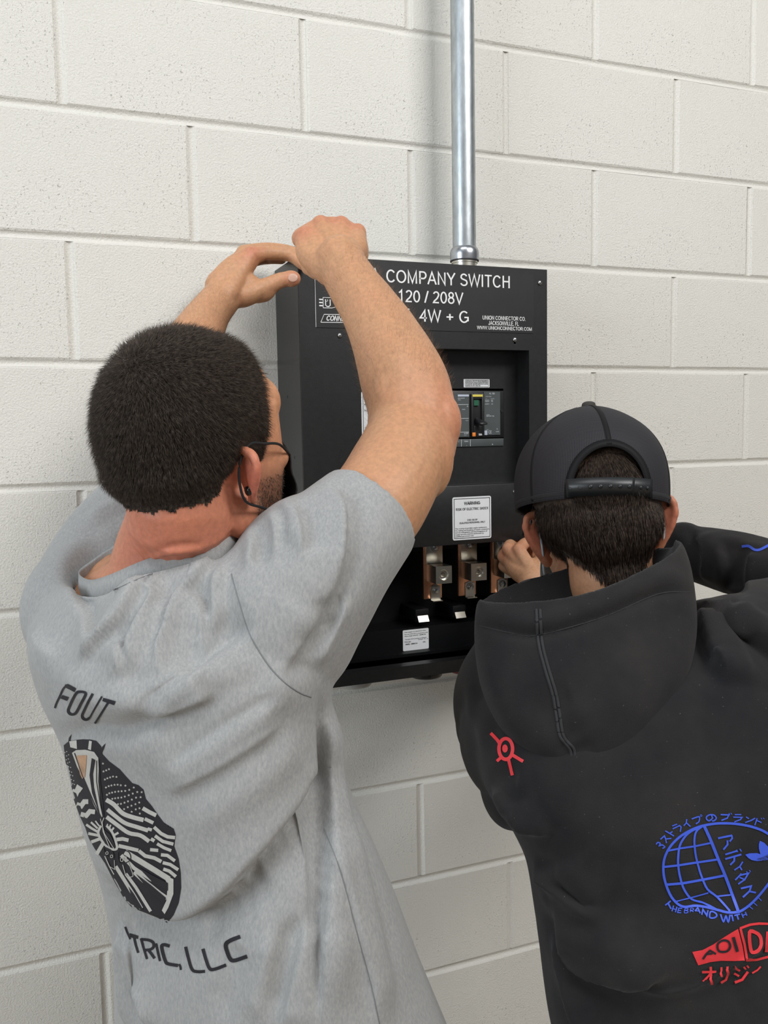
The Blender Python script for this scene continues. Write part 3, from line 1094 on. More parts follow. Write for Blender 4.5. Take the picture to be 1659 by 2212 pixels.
# clip feet on the shelf under each bar
for x in (.4440, .5740, .6505, .7270):
    t = Acc().box(x - .003, x + .024, -.0795, -.0075, pz(-.4722), pz(-.4500)).obj('clip_holder', M['panel_in'], panel, bevel=.001)
    a = Acc()
    a.add([(x, -.088, pz(-.4722)), (x + .021, -.088, pz(-.4722)), (x + .021, -.081, pz(-.4618)), (x, -.081, pz(-.4618)),
           (x, -.0865, pz(-.4722)), (x + .021, -.0865, pz(-.4722)), (x + .021, -.0795, pz(-.4618)), (x, -.0795, pz(-.4618))],
          [(0, 1, 2, 3), (7, 6, 5, 4), (0, 4, 5, 1), (1, 5, 6, 2), (2, 6, 7, 3), (3, 7, 4, 0)])
    a.obj('tongue', M['tin'], t)
# torque label
tq = rounded(.5463, .5985, -.0760, -.5262, -.4872, .002, .0008).obj('torque_label', M['label'], panel)
lettering('lettering', [('Use copper or aluminum wire', .5495, .5925, -.4925, -.4900), ('For use with 75°C conductors only', .5495, .5970, -.4965, -.4940),
                        ('Wire range: 2AWG - 600MCM', .5495, .5920, -.5000, -.4975), ('Torque wire screws as follows:', .5505, .5940, -.5060, -.5035),
                        ('Wire size', .5490, .5620, -.5105, -.5080), ('Torque  lb - in', .5765, .5970, -.5085, -.5060),
                        ('2AWG - 600MCM', .5505, .5750, -.5150, -.5125), ('375', .5860, .5915, -.5140, -.5115)], -.0763, M['black_ink'], tq, .012)
# cable caps under the cabinet
for x, mm, wh in ((.4480, 'white_plastic', 'pale grey round cable plug under the panel, by the grey shirt'), (.5890, 'breaker_dk', 'black round cable plug under the panel, middle one'),
                  (.6700, 'red_plastic', 'dark red round cable plug under the panel, beside the black hoodie')):
    a = Acc()
    rr = .0305
    for h, q in ((0, .92), (.003, 1), (.0165, 1), (.0195, .9), (.0200, .3)): pass
    secs = [((x, -.082, PB - h), (rr * q, 0, 0), (0, rr * q, 0)) for h, q in ((0, .9), (.003, 1), (.0165, 1), (.0195, .92), (.0202, .2))]
    a.loft(secs, 1, 36)
    tag(a.obj('round_plug', M[mm], None, True), wh, 'plug', 'round plugs under the panel')

# ---- conduit with its compression fitting
cx, cy, cr = .6835, -.070, .0213
con = empty('conduit', (cx, cy, PT))
tag(con, 'galvanised steel conduit rising from the top of the black panel up the wall', 'conduit')
Acc().cyl((cx, cy, PT + .042), (0, 0, 1), cr, ZT - PT - .042, 40).obj('pipe', M['galv'], con, True).data.set_sharp_from_angle(angle=.8)
ft = empty('fitting', (0, 0, 0)); ft.parent = con
bpy.data.objects.remove(ft)
a = Acc()
prof = [(0, .0235), (.010, .0235), (.0102, .0225), (.0175, .0225), (.0177, .0240), (.0225, .0240), (.0230, .0245)]
a.loft([((cx, cy, PT + h), (r_, 0, 0), (0, r_, 0)) for h, r_ in prof], 1, 40)
a.obj('threaded_nipple', M['tin'], con, True).data.set_sharp_from_angle(angle=.7)
a = Acc()
prof = [(.0230, .0250), (.0232, .0262), (.032, .0268), (.0385, .0264), (.0435, .0246), (.0465, .0222), (.0470, .0214)]
a.loft([((cx, cy, PT + h), (r_, 0, 0), (0, r_, 0)) for h, r_ in prof], 1, 40)
nut = a.obj('gland_nut', M['zinc'], con, True)
nut.data.set_sharp_from_angle(angle=.7)
a = Acc(); a.loft([((cx, cy, PT + h), (r_, 0, 0), (0, r_, 0)) for h, r_ in ((.0212, .0252), (.0212, .0264), (.0231, .0264), (.0231, .0252))], 1, 40)
a.obj('seal_ring', M['black_ink'], con)
# a strap holds the pipe to the wall above the picture
z_ = 2.95
a = Acc(); a.tube([(cx - .04, -.0022, z_), (cx - cr - .003, -.012, z_), (cx - cr - .002, -.07, z_), (cx, -.0945, z_), (cx + cr + .002, -.07, z_), (cx + cr + .003, -.012, z_), (cx + .04, -.0022, z_)], .0012, 4, 8)
V = np.array(a.V); V[:, 2] = z_ + (V[:, 2] - z_) * 9; a.V = [tuple(v) for v in V]
a.obj('pipe_strap', M['galv'], con, True)
# ================================================================== people: shared pieces
def frame(yaw, pitch, roll=0.0):
    """Forward, right, up for a facing yaw (from +y towards +x), pitch up and roll to the right, degrees."""
    y, p, r = map(math.radians, (yaw, pitch, roll))
    Rr = np.array([math.cos(y), -math.sin(y), 0.0])
    F = np.array([math.sin(y) * math.cos(p), math.cos(y) * math.cos(p), math.sin(p)])
    U = np.cross(Rr, F)
    R2 = Rr * math.cos(r) - U * math.sin(r)
    U2 = U * math.cos(r) + Rr * math.sin(r)
    return F, R2, U2


class Head:
    def __init__(self, O, yaw, pitch, roll, k=1.0):
        self.O = np.asarray(O, float); self.F, self.R, self.U = frame(yaw, pitch, roll); self.k = k

    def w(self, f, r, u):
        return self.O + self.k * (self.F * f + self.R * r + self.U * u)

    def loc(self, V):
        d = (np.asarray(V) - self.O) / self.k
        return np.column_stack([d @ self.F, d @ self.R, d @ self.U])

    def ell(self, acc, c, rad, tilt=0):
        F, R, U = self.F, self.R, self.U
        if tilt:
            t = math.radians(tilt)
            F, U = F * math.cos(t) + U * math.sin(t), U * math.cos(t) - F * math.sin(t)
        acc.ell(self.w(*c), (F * rad[0] * self.k, R * rad[1] * self.k, U * rad[2] * self.k))

    def build(self, acc, ear=1.0, flare=25, eh=1.0, eu=-.004, ef=-.008, vault=0.0):
        e = self.ell
        e(acc, (-.012, 0, .030 + vault * .5), (.097, .076, .088 + vault * .5))
        e(acc, (.031, 0, .044 + vault * .6), (.071, .066, .064 + vault * .3))
        e(acc, (-.045, 0, .005), (.060, .064, .062))
        e(acc, (-.046, 0, -.032), (.042, .054, .048))
        secs = []
        for u, f, hd, hb in ((.045, .040, .052, .066), (.012, .042, .050, .067), (-.02, .043, .048, .065), (-.05, .044, .046, .058), (-.08, .050, .039, .047), (-.102, .058, .029, .034), (-.116, .064, .018, .022)):
            secs.append((self.w(f, 0, u), self.F * hd * self.k, self.R * hb * self.k))
        secs = [(c + self.F * .004 * self.k, a_, b_) for c, a_, b_ in secs]
        acc.loft(secs, 4, 28, e=.85)
        for s in (-1, 1):
            e(acc, (.004, .048 * s, -.062), (.028, .015, .030))
            e(acc, (.086, .022 * s, .024), (.0115, .028, .012))
            e(acc, (.074, .030 * s, .046), (.021, .030, .030))
            e(acc, (.068, .046 * s, -.016), (.021, .018, .017))
            # ear: plate, helix, lobe
            fl = math.radians(flare)
            def q(f, h, out=0.0):
                b_ = -f * math.sin(fl)
                return self.w(ef + f * math.cos(fl) * 1.0 - h * .12, s * (.073 + max(b_, -.004) * (1 + h * 14) + out), eu + h * eh)
            pts = [q(.010, .004), q(.012, .020), q(.002, .032), q(-.014, .030), q(-.022, .014), q(-.020, -.006), q(-.010, -.022), q(.002, -.032), q(.010, -.028)]
            acc.tube(pts, np.array([.0036, .0040, .0044, .0046, .0046, .0044, .0046, .0052, .0044]) * ear * self.k, 5, 10)
            acc.ell(q(-.004, .002, -.0006), ((self.F * math.cos(fl) - self.R * s * math.sin(fl)) * .018 * self.k, nv(self.R * s * math.cos(fl) + self.F * math.sin(fl)) * .0042 * self.k, self.U * .029 * eh * self.k))
            acc.ell(q(.006, -.028), ((self.F * math.cos(fl) - self.R * s * math.sin(fl)) * .0085 * self.k, self.R * .0045 * self.k, self.U * .0085 * self.k))
        acc.tube([self.w(.088, 0, .018), self.w(.102, 0, -.006), self.w(.113, 0, -.026), self.w(.098, 0, -.036)], np.array([.009, .0105, .0125, .009]) * self.k, 4, 14)
        for s in (-1, 1): e(acc, (.100, .012 * s, -.030), (.011, .0075, .008))
        e(acc, (.086, 0, -.070), (.0125, .024, .008)); e(acc, (.085, 0, -.080), (.0115, .021, .0075))
        e(acc, (.080, 0, -.106), (.015, .020, .014))


def hand(acc, W, mcp, fing, thumb, k=1.0, hint=(0, 0, 1)):
    """W wrist point, four MCP points, four finger chains (PIP, DIP, tip), thumb chain (CMC, MCP, IP, tip)."""
    W = np.asarray(W)
    rad = (.0098, .0102, .0098, .0086)
    for i in range(4):
        m_ = np.asarray(mcp[i])
        off = (m_ - np.mean(mcp, axis=0)) * .55
        acc.tube([W + off * .75, W + (m_ - W) * .5 + off * .25, m_], np.array([.0150, .0135, .0122]) * k, 4, 14)
        acc.tube([m_] + [np.asarray(p) for p in fing[i]], np.array([rad[i] * 1.22, rad[i] * 1.04, rad[i] * .95, rad[i] * .84]) * k, 5, 14)
    t = [np.asarray(p) for p in thumb]
    acc.tube([W + (t[0] - W) * .3] + t, np.array([.0150, .0155, .0125, .0108, .0098]) * k, 5, 14)
    c = np.mean([W, *[np.asarray(x) for x in mcp]], axis=0)
    acc.tube([t[0], (t[0] + c) / 2, np.asarray(mcp[1]) * .6 + W * .4], np.array([.0145, .0145, .012]) * k, 3, 14)


def attr(me, name, vals):
    a = me.attributes.new(name, 'FLOAT', 'POINT')
    a.data.foreach_set('value', np.asarray(vals, np.float32))


def strands(roots, dirs, length, width, bend, mat_, name, parent, sides=3, seg=3, jitter=.25, seed=1):
    """Short tapered hairs as real geometry."""
    r = np.random.default_rng(seed)
    n = len(roots)
    dirs = dirs + r.normal(size=(n, 3)) * jitter
    dirs /= np.linalg.norm(dirs, axis=1, keepdims=True)
    L = length * r.uniform(.65, 1.15, n)
    u = np.cross(dirs, r.normal(size=(n, 3))); u /= np.linalg.norm(u, axis=1, keepdims=True)
    v = np.cross(dirs, u)
    rings = []
    for s in range(seg):
        t = s / seg
        c = roots + dirs * (L * t)[:, None] + bend * (L * t * t)[:, None]
        w = width * (1 - .75 * t)
        for k in range(sides):
            a = 2 * math.pi * k / sides
            rings.append(c + (u * math.cos(a) + v * math.sin(a)) * w)
    tip = roots + dirs * L[:, None] + bend * L[:, None]
    m_ = seg * sides + 1
    V = np.stack(rings + [tip], axis=1).reshape(-1, 3)
    f = []
    for s in range(seg - 1):
        for k in range(sides):
            k2 = (k + 1) % sides
            f.append((s * sides + k, s * sides + k2, (s + 1) * sides + k2, (s + 1) * sides + k))
    tri = [((seg - 1) * sides + k, (seg - 1) * sides + (k + 1) % sides, seg * sides) for k in range(sides)]
    base = (np.arange(n) * m_)[:, None, None]
    Q = (base + np.array(f)[None]).reshape(-1, 4)
    Tt = (base + np.array(tri)[None]).reshape(-1, 3)
    off = wloc(parent)
    me = bpy.data.meshes.new(name)
    V = V - off
    me.vertices.add(len(V)); me.vertices.foreach_set('co', V.astype(np.float32).ravel())
    nl = len(Q) * 4 + len(Tt) * 3
    me.loops.add(nl); me.loops.foreach_set('vertex_index', np.concatenate([Q.ravel(), Tt.ravel()]).astype(np.int32))
    np_ = len(Q) + len(Tt)
    me.polygons.add(np_)
    ls = np.concatenate([np.arange(len(Q)) * 4, len(Q) * 4 + np.arange(len(Tt)) * 3])
    me.polygons.foreach_set('loop_start', ls.astype(np.int32))
    me.update(calc_edges=True)
    me.polygons.foreach_set('use_smooth', np.ones(np_, bool))
    return link(name, me, mat_, parent)


def scatter(V, F, mask_face, n, seed=3):
    """n random points with normals on the chosen faces, by area."""
    r = np.random.default_rng(seed)
    q = np.array([f if len(f) == 4 else (f[0], f[1], f[2], f[2]) for f in F])[mask_face]
    a = np.linalg.norm(np.cross(V[q[:, 2]] - V[q[:, 0]], V[q[:, 3]] - V[q[:, 1]]), axis=1)
    i = r.choice(len(q), n, p=a / a.sum())
    s, t = r.uniform(size=n), r.uniform(size=n)
    c = q[i]
    p = (V[c[:, 0]] * ((1 - s) * (1 - t))[:, None] + V[c[:, 1]] * (s * (1 - t))[:, None] + V[c[:, 2]] * (s * t)[:, None] + V[c[:, 3]] * ((1 - s) * t)[:, None])
    NV = normals(V, F)
    return p, NV[c[:, 0]]


def sub(V, F, keep):
    """Faces whose verts are all kept, re-indexed."""
    idx = -np.ones(len(V), int)
    FF = [f for f in F if all(keep[i] for i in f)]
    used = sorted({i for f in FF for i in f})
    idx[used] = np.arange(len(used))
    return V[used], [tuple(idx[i] for i in f) for f in FF], used


# ---- prints on cloth: drawn as cut shapes laid on the cloth surface
class Print:
    def __init__(self, V, F):
        self.bvh = tree(V, F)

    def _lay(self, v2, off):
        out = []
        d = [RAY(*p) for p in v2]
        for dd in d:
            h = self.bvh.ray_cast(Vector(CAM), Vector(dd))
            if h[0] is None: out.append(None)
            else: out.append(np.array(h[0]) + np.array(h[1]) * (off if h[1].dot(Vector(dd)) < 0 else -off))
        return out

    def make(self, name, shapes, material, parent, off=.0006, grain=7.0):
        """shapes: ('poly', pts) filled, or ('line', pts, width) drawn with a pen; in photo pixels."""
        V, F = [], []
        for si, s_ in enumerate(shapes):
            if s_[0] == 'poly':
                bm = bmesh.new()
                vs = [bm.verts.new((p[0], p[1], 0)) for p in s_[1]]
                f = bm.faces.new(vs)
                bmesh.ops.triangulate(bm, faces=[f])
                for _ in range(7):
                    es = [e for e in bm.edges if e.calc_length() > grain]
                    if not es: break
                    bmesh.ops.subdivide_edges(bm, edges=es, cuts=1)
                    bmesh.ops.triangulate(bm, faces=[f for f in bm.faces if len(f.verts) > 3])
                bm.verts.index_update()
                v2 = [v.co[:2] for v in bm.verts]; ff = [tuple(v.index for v in f.verts) for f in bm.faces]
                bm.free()
            else:
                pts = [np.array(p, float) for p in s_[1]]
                if len(pts) >= 5:
                    loop_ = np.linalg.norm(pts[0] - pts[-1]) < .5
                    q_ = np.array(pts)
                    pts = list(catmull(np.vstack([q_[-2:-1], q_, q_[1:2]]), 4)[4:-4]) if loop_ else list(catmull(q_, 4))
                fine = [pts[0]]
                for a, b in zip(pts, pts[1:]):
                    k = max(1, int(np.linalg.norm(b - a) / grain))
                    fine += [a + (b - a) * i / k for i in range(1, k + 1)]
                pr = pen(fine, s_[2])
                v2, ff = [], []
                for l, r_ in pr: v2 += [l, (l + r_) / 2, r_]
                for i in range(len(pr) - 1):
                    for j in (0, 1): ff.append((3 * i + j, 3 * i + j + 1, 3 * i + j + 4, 3 * i + j + 3))
            P3 = self._lay(v2, off + 4e-5 * (si % 4))
            # drop spans that leap across a hidden fold
            b_ = len(V)
            mp = {}
            for i, p in enumerate(P3):
                if p is not None: mp[i] = len(V); V.append(p)
            for f in ff:
                if all(i in mp for i in f):
                    q = [P3[i] for i in f]
                    if max(np.linalg.norm(q[i] - q[i - 1]) for i in range(len(q))) < .045:
                        F.append(tuple(mp[i] for i in f))
        if not V: return None
        return mesh_obj(name, V, F, material, parent, True)


def xf(pts, ox, oy, k):
    return [(ox + p[0] / k, oy + p[1] / k) for p in pts]


def shoe(acc_s, acc_l, foot, fwd):
    f = nv(fwd); r = np.array([f[1], -f[0], 0]); u = np.array([0, 0, 1.0])
    foot = np.asarray(foot, float)
    L = lambda a, b, c: foot + f * a + r * b + u * c
    acc_s.loft([(L(0, 0, z), f * .148, r * .050) for z in (0, .004, .022, .026)], 1, 28, e=.8)
    secs = [(L(-.135, 0, .055), r * .028, u * .030), (L(-.09, 0, .075), r * .038, u * .052), (L(-.03, 0, .075), r * .040, u * .054), (L(.04, 0, .055), r * .044, u * .035), (L(.11, 0, .042), r * .040, u * .022), (L(.140, 0, .034), r * .022, u * .012)]
    acc_l.loft(secs, 4, 20)
    acc_l.tube([L(-.07, 0, .07), L(-.07, 0, .15)], [.045, .047], 2, 20)


def legs(root, hip, yaw, feet, knee_fwd=.04):
    """Trousers and shoes below the shirt hem; hip = hip centre."""
    F, R_, U = frame(yaw, 0)
    acc = Acc()
    hip = np.asarray(hip, float)
    acc.loft([(hip + U * .12, F * .105, R_ * .155), (hip + U * .04, F * .115, R_ * .165), (hip - U * .06, F * .118, R_ * .172), (hip - U * .13, F * .105, R_ * .165)], 3, 28)
    sh, up = [], []
    for s, ft in zip((-1, 1), feet):
        ft = np.asarray(ft, float)
        h_ = hip + R_ * s * .088 - U * .05
        k_ = (h_ + ft) / 2 + F * knee_fwd + U * .02
        an = ft + U * .11 - nv(F) * .05
        acc.tube([h_, (h_ + k_) / 2 + F * .012, k_, (k_ + an) / 2 - F * .012, an, an - U * .06], [.093, .082, .068, .066, .056, .058], 6, 22, round_ends=False)
        a1, a2 = Acc(), Acc()
        shoe(a1, a2, ft, F)
        so = a2.obj('shoe', M['shoe'], root, True)
        a1.obj('sole', M['sole'], so)
    V, F_ = remesh(acc, .008, 6)
    V = noise_disp(V, normals(V, F_), .004, 30, 5)
    return mesh_obj('trousers', V, F_, M['denim'], root)
# ================================================================== worker in the grey shirt
hd = Head(P(428, 985, .93), 51, 10, 0, .985)
man = empty('person', (.30, -.36, 0))
tag(man, 'man with short dark hair in a grey printed t-shirt reaching up to the panel', 'person')
acc = Acc()
hd.build(acc, 1.0, 64, .84, -.018, -.014, .014)
# neck and the trunk under the shirt
FT, RTm, UT = frame(60, 0)
acc.tube([hd.w(-.028, 0, .0), hd.w(-.040, 0, -.055), P(392, 1120, .955), P(372, 1210, .985), P(380, 1300, 1.0)], [.052, .056, .0575, .066, .095], 5, 24, hint=RTm)
trunk = [((378, 1215, .99), .085, .070), ((372, 1290, 1.0), .155, .085), ((400, 1400, 1.0), .155, .100), ((430, 1600, 1.02), .120, .080), ((490, 1800, 1.05), .105, .070), ((560, 2050, 1.09), .105, .075), ((610, 2300, 1.13), .12, .085)]
acc.loft([(P(*c), RTm * a, FT * b) for c, a, b in trunk], 5, 28)
# right arm
Rsh, Rel, Rwr = P(585, 1290, .93), P(898, 930, 1.035), P(752, 596, 1.175)
acc.tube([P(560, 1330, .96), P(640, 1255, .92), P(720, 1180, .925), P(806, 1098, .955), P(858, 1010, .995), P(890, 935, 1.03)], [.070, .058, .0525, .0545, .0535, .0515], 6, 24)
acc.tube([P(891, 950, 1.03), P(888, 880, 1.045), P(869, 815, 1.065), P(832, 727, 1.11), P(801, 672, 1.135), P(772, 628, 1.155), P(746, 588, 1.18), P(735, 560, 1.19)],
         [.0535, .0520, .0520, .0445, .0390, .0355, .0335, .0325], 6, 24)
acc.ell(P(947, 915, 1.03), (RT * .027, UP * .040, FW * .032))          # elbow point
acc.ell(P(836, 865, 1.04), (RT * .022, UP * .045, FW * .036))          # forearm flexors at the crook
acc.ell(P(925, 985, 1.01), (RT * .030, UP * .050, FW * .035))          # triceps
# right hand: a fist seen from behind, fingers closed on the far side
hk = 1.06
W = P(742, 575, 1.19)
mcp = [P(660, 508, 1.225), P(693, 485, 1.235), P(737, 486, 1.238), P(772, 502, 1.235)]
fing = []
for (x, y), dx in zip(((652, 520), (688, 500), (728, 500), (764, 512)), (2, 1, 0, -2)):
    fing.append([P(x + 4 + dx, y + 6, 1.278), P(x + 10 + dx, y + 56, 1.268), P(x + 16 + dx, y + 62, 1.238)])
thumb = [P(690, 580, 1.215), P(672, 572, 1.255), P(690, 560, 1.290), P(722, 545, 1.296)]
hand(acc, W, mcp, fing, thumb, hk)
acc.tube([P(652, 515, 1.232), P(694, 494, 1.243), P(736, 494, 1.246), P(772, 512, 1.240)], [.0145, .0150, .0150, .0135], 5, 16)
acc.ell(P(716, 535, 1.228), (RT * .044, UP * .034, FW * .020))
acc.ell(P(768, 545, 1.222), (RT * .018, UP * .030, FW * .020))
acc.tube([P(725, 570, 1.195), P(765, 545, 1.20), P(772, 515, 1.222)], [.022, .0165, .013], 4, 14)     # outer heel of the hand
acc.tube([P(712, 585, 1.19), P(668, 552, 1.21), P(656, 520, 1.222)], [.021, .017, .012], 4, 14)
# left arm
acc.tube([P(300, 1320, 1.05), P(265, 1265, 1.10), P(300, 1130, 1.13), P(335, 1000, 1.17), P(352, 885, 1.205)], [.075, .062, .052, .048, .045], 6, 22)
acc.tube([P(345, 880, 1.20), P(370, 830, 1.235), P(410, 755, 1.29), P(450, 682, 1.345), P(478, 645, 1.375)], [.045, .046, .042, .0325, .0295], 6, 22)
# left hand pinching the top corner of the panel
W = P(486, 636, 1.38)
mcp = [P(541, 551, 1.395), P(528, 548, 1.425), P(522, 556, 1.452), P(520, 572, 1.475)]
fing = [[P(585, 547, 1.415), P(628, 552, 1.428), P(655, 572, 1.418)],
        [P(575, 540, 1.450), P(618, 543, 1.465), P(652, 552, 1.462)],
        [P(565, 545, 1.480), P(605, 548, 1.500), P(632, 554, 1.502)],
        [P(560, 560, 1.500), P(590, 558, 1.518), P(608, 560, 1.525)]]
thumb = [P(525, 640, 1.385), P(574, 620, 1.395), P(608, 605, 1.400), P(634, 602, 1.404)]
hand(acc, W, mcp, fing, thumb, 1.16)
acc.ell(P(628, 602, 1.402), (RT * .0165, UP * .0135, FW * .011))
acc.tube([P(500, 600, 1.395), P(560, 630, 1.398), P(590, 612, 1.402)], [.026, .019, .013], 4, 14)
acc.tube([P(480, 620, 1.385), P(515, 580, 1.395), P(545, 556, 1.402)], [.028, .024, .015], 4, 14)
V, F = remesh(acc, .0024, 5)
N = normals(V, F)
# tendons and creases, fine unevenness
V = folds(V, F, [
    ([(742, 580), (716, 530), (695, 488)], .004, .0009), ([(748, 575), (745, 530), (736, 490)], .004, .0009), ([(730, 585), (690, 545), (662, 512)], .004, .0008),
    ([(606, 585), (606, 618)], .0022, -.0011), ([(614, 586), (614, 618)], .0018, -.0009), ([(572, 560), (585, 575), (578, 600)], .003, -.0018),
    ([(330, 1192), (385, 1178), (440, 1176)], .004, -.0022), ([(300, 1215), (360, 1196), (430, 1190)], .004, .0016)])
N = normals(V, F)
V = noise_disp(V, N, .0009, 90, 2)
body = mesh_obj('body', V, F, M['skin_man'], man)
# redness of ear, neck, elbow and knuckles; stubble on the jaw
L = hd.loc(V)
blush = np.zeros(len(V))
def spot(p, r, k):
    global blush
    blush = np.maximum(blush, k * np.exp(-((V - p) ** 2).sum(1) / r ** 2))
spot(P(985, 905, 1.03), .050, .45); spot(P(370, 1160, .91), .13, .80); spot(hd.w(-.02, .085, -.02), .045, .95)
for x, y, d in ((655, 505, 1.22), (692, 478, 1.235), (735, 480, 1.235), (770, 494, 1.235), (545, 540, 1.38), (640, 602, 1.39)): spot(P(x, y, d), .018, .5)
attr(body.data, 'blush', blush)
st = np.clip((-.018 - L[:, 2]) / .02, 0, 1) * np.clip((L[:, 0] + .004) / .02, 0, 1) * (L[:, 2] > -.135) * (L[:, 0] > -.01) * (abs(L[:, 1]) < .075)
attr(body.data, 'stubble', st * .60)
for p in body.data.polygons: pass

# hair: scalp layer plus short strands
def hairline(L):
    f, r, u = L[:, 0], abs(L[:, 1]), L[:, 2]
    k = u - np.interp(f, [-.12, -.06, -.044, -.030, -.012, .008, .028, .037, .044, .052, .068, .12], [-.044, -.044, -.038, -.022, .002, -.002, -.022, .012, .048, .074, .090, .10])
    return k + .0015 * np.sin(L @ np.array([300., 170., 90.])) + .0012 * np.sin(L @ np.array([-120., 410., 260.]))
hl = hairline(L)
near_head = (np.abs(L[:, 0]) < .16) & (np.abs(L[:, 1]) < .0865) & (L[:, 2] < .17) & (L[:, 2] > -.095)
# keep the ears free of hair
ear_zone = (np.abs(L[:, 1]) > .0705 + .006 * np.clip((L[:, 2] + .004) / .02, 0, 1)) & (L[:, 2] < .030) & (L[:, 0] > -.055) & (L[:, 0] < .03)
keep = near_head & (hl > 0) & ~ear_zone
hv, hf, used = sub(V, F, near_head & (hl > .006) & ~ear_zone)
hn = N[used]
lift = np.clip((hl[used] - .004) / .035, .05, 1)
hv = relax(hv + hn * (.0028 * lift)[:, None], hf, 25, .5, True)
hairn = mesh_obj('hair', hv, hf, M['hair_man'], man)
fm = np.array([all(keep[i] for i in f) for f in F])
rp, rn = scatter(hv, hf, np.ones(len(hf), bool), 52000)
rp = rp - rn * .0015
rl = hd.loc(rp)
lf = np.clip(hairline(rl) / .045, .18, 1)
whorl = P(302, 812, .86)
flow = rp - whorl
flow -= rn * (flow * rn).sum(1, keepdims=True)
flow /= np.linalg.norm(flow, axis=1, keepdims=True) + 1e-9
flow = flow * .8 + np.array([0, 0, -.35])
strands(rp + rn * .0015, rn * .75 + flow * .75, .0130 * lf, .00024, flow * .28, M['hair_man'], 'hair_strands', hairn, 3, 2, .38, 5)
# beard
bm_ = (st > .55)
fb = np.array([all(bm_[i] for i in f) for f in F])
if fb.any():
    bp, bn = scatter(V, F, fb, 15000, 9)
    bl = hd.loc(bp)
    wgt = rng.uniform(size=len(bp)) < np.clip((-.03 - bl[:, 2]) / .05, .25, 1)
    bp, bn = bp[wgt], bn[wgt]
    strands(bp, bn * .5 + np.array([0, 0, -.8]), np.full(len(bp), .0042), .00022, np.zeros((len(bp), 3)), M['hair_man'], 'beard', man, 3, 2, .35, 6)
# forearm hair
SEG = [(P(893, 905, 1.04), P(740, 570, 1.19)), (P(345, 880, 1.2), P(480, 650, 1.37))]
am = np.zeros(len(V), bool)
for a_, b_ in SEG:
    d_, run = seg_dist(V, [a_, b_]); am |= (d_ < .075) & (run > .04) & (run < .98)
fa = np.array([all(am[i] for i in f) for f in F])
ap, an = scatter(V, F, fa, 5200, 12)
adir = nv(P(893, 905, 1.04) - P(752, 590, 1.18))
strands(ap, an * .55 - adir * .5 + RT * .25, np.full(len(ap), .0115), .00006, -adir[None] * np.full((len(ap), 1), .3), M['arm_hair'], 'arm_hair', man, 3, 2, .3, 8)

# eyes
for s in (-1, 1):
    a = Acc(); hd.ell(a, (.0775, .032 * s, .001), (.012, .012, .0115)); e_ = a.obj('eye', M['eye'], man, True)
    a = Acc(); hd.ell(a, (.0862, .034 * s, .001), (.0040, .0055, .0055)); a.obj('iris', M['hair_man'], e_, True)
# fingernail of the left thumb
a = Acc()
nrm = nv(CAM - P(632, 600, 1.40) + UP * .35)
tx = nv(P(645, 601, 1.404) - P(615, 603, 1.402)); ty = nv(np.cross(nrm, tx))
hit_ = tree(V, F).ray_cast(Vector(CAM), Vector(RAY(633, 600)))[0]
if hit_ is not None:
    a.ell(np.array(hit_), (tx * .0078, ty * .0068, nrm * .0016)); a.obj('thumbnail', M['nail'], man, True)
# black stud in the right ear lobe
a = Acc()
hb = tree(V, F)
hp = hb.ray_cast(Vector(CAM), Vector(RAY(537, 1060)))
ep = np.array(hp[0]); en = np.array(hp[1])
a.cyl(ep - en * .002, en, .0052, .0045, 20, .0046)
stud = a.obj('ear_stud', M['black_shiny'], man, True)

# face mask with ear loops
def mask_pt(a, b, off=.004):
    """a: -1..1 across, b: 0 top .. 1 chin."""
    r = a * (.066 - .012 * abs(b - .5))
    f = .108 - .030 * (a * a) - .004 * b
    if abs(a) < .35: f += .016 * (1 - abs(a) / .35) * (1 - abs(b - .32) / .9)
    u = .004 - .016 * a * a - b * (.118 - .030 * a * a)
    return hd.w(f + off - max(0, b - .8) * .08, r, u)
nu, nvv = 25, 15
MV, MF = [], []
for lay in (0.0, -.0022):
    for j in range(nvv):
        for i in range(nu):
            a_, b_ = -1 + 2 * i / (nu - 1), j / (nvv - 1)
            pleat = .0018 * math.sin(b_ * 18)
            MV.append(mask_pt(a_, b_, .004 + lay + pleat))
q = nu * nvv
for j in range(nvv - 1):
    for i in range(nu - 1):
        k = j * nu + i
        MF += [(k, k + 1, k + nu + 1, k + nu), (q + k, q + k + nu, q + k + nu + 1, q + k + 1)]
edge = [i for i in range(nu)] + [j * nu + nu - 1 for j in range(1, nvv)] + [(nvv - 1) * nu + i for i in range(nu - 2, -1, -1)] + [j * nu for j in range(nvv - 2, 0, -1)]
for i in range(len(edge)):
    j = (i + 1) % len(edge)
    MF.append((edge[i], q + edge[i], q + edge[j], edge[j]))
mask = Acc().add(MV, MF).obj('face_mask', M['black_cloth'], man, True)
for s in (1, -1):
    a = Acc()
    a.tube([mask_pt(s, .04), hd.w(.040, .079 * s, .004), hd.w(.014, .080 * s, .010), hd.w(-.010, .079 * s, .014), hd.w(-.027, .078 * s, .000), hd.w(-.031, .0765 * s, -.020),
            hd.w(-.024, .075 * s, -.042), hd.w(.004, .072 * s, -.056), hd.w(.035, .066 * s, -.070), mask_pt(s, .93)], .0014, 6, 8)
    a.obj('ear_loop', M['black_cloth'], mask, True)

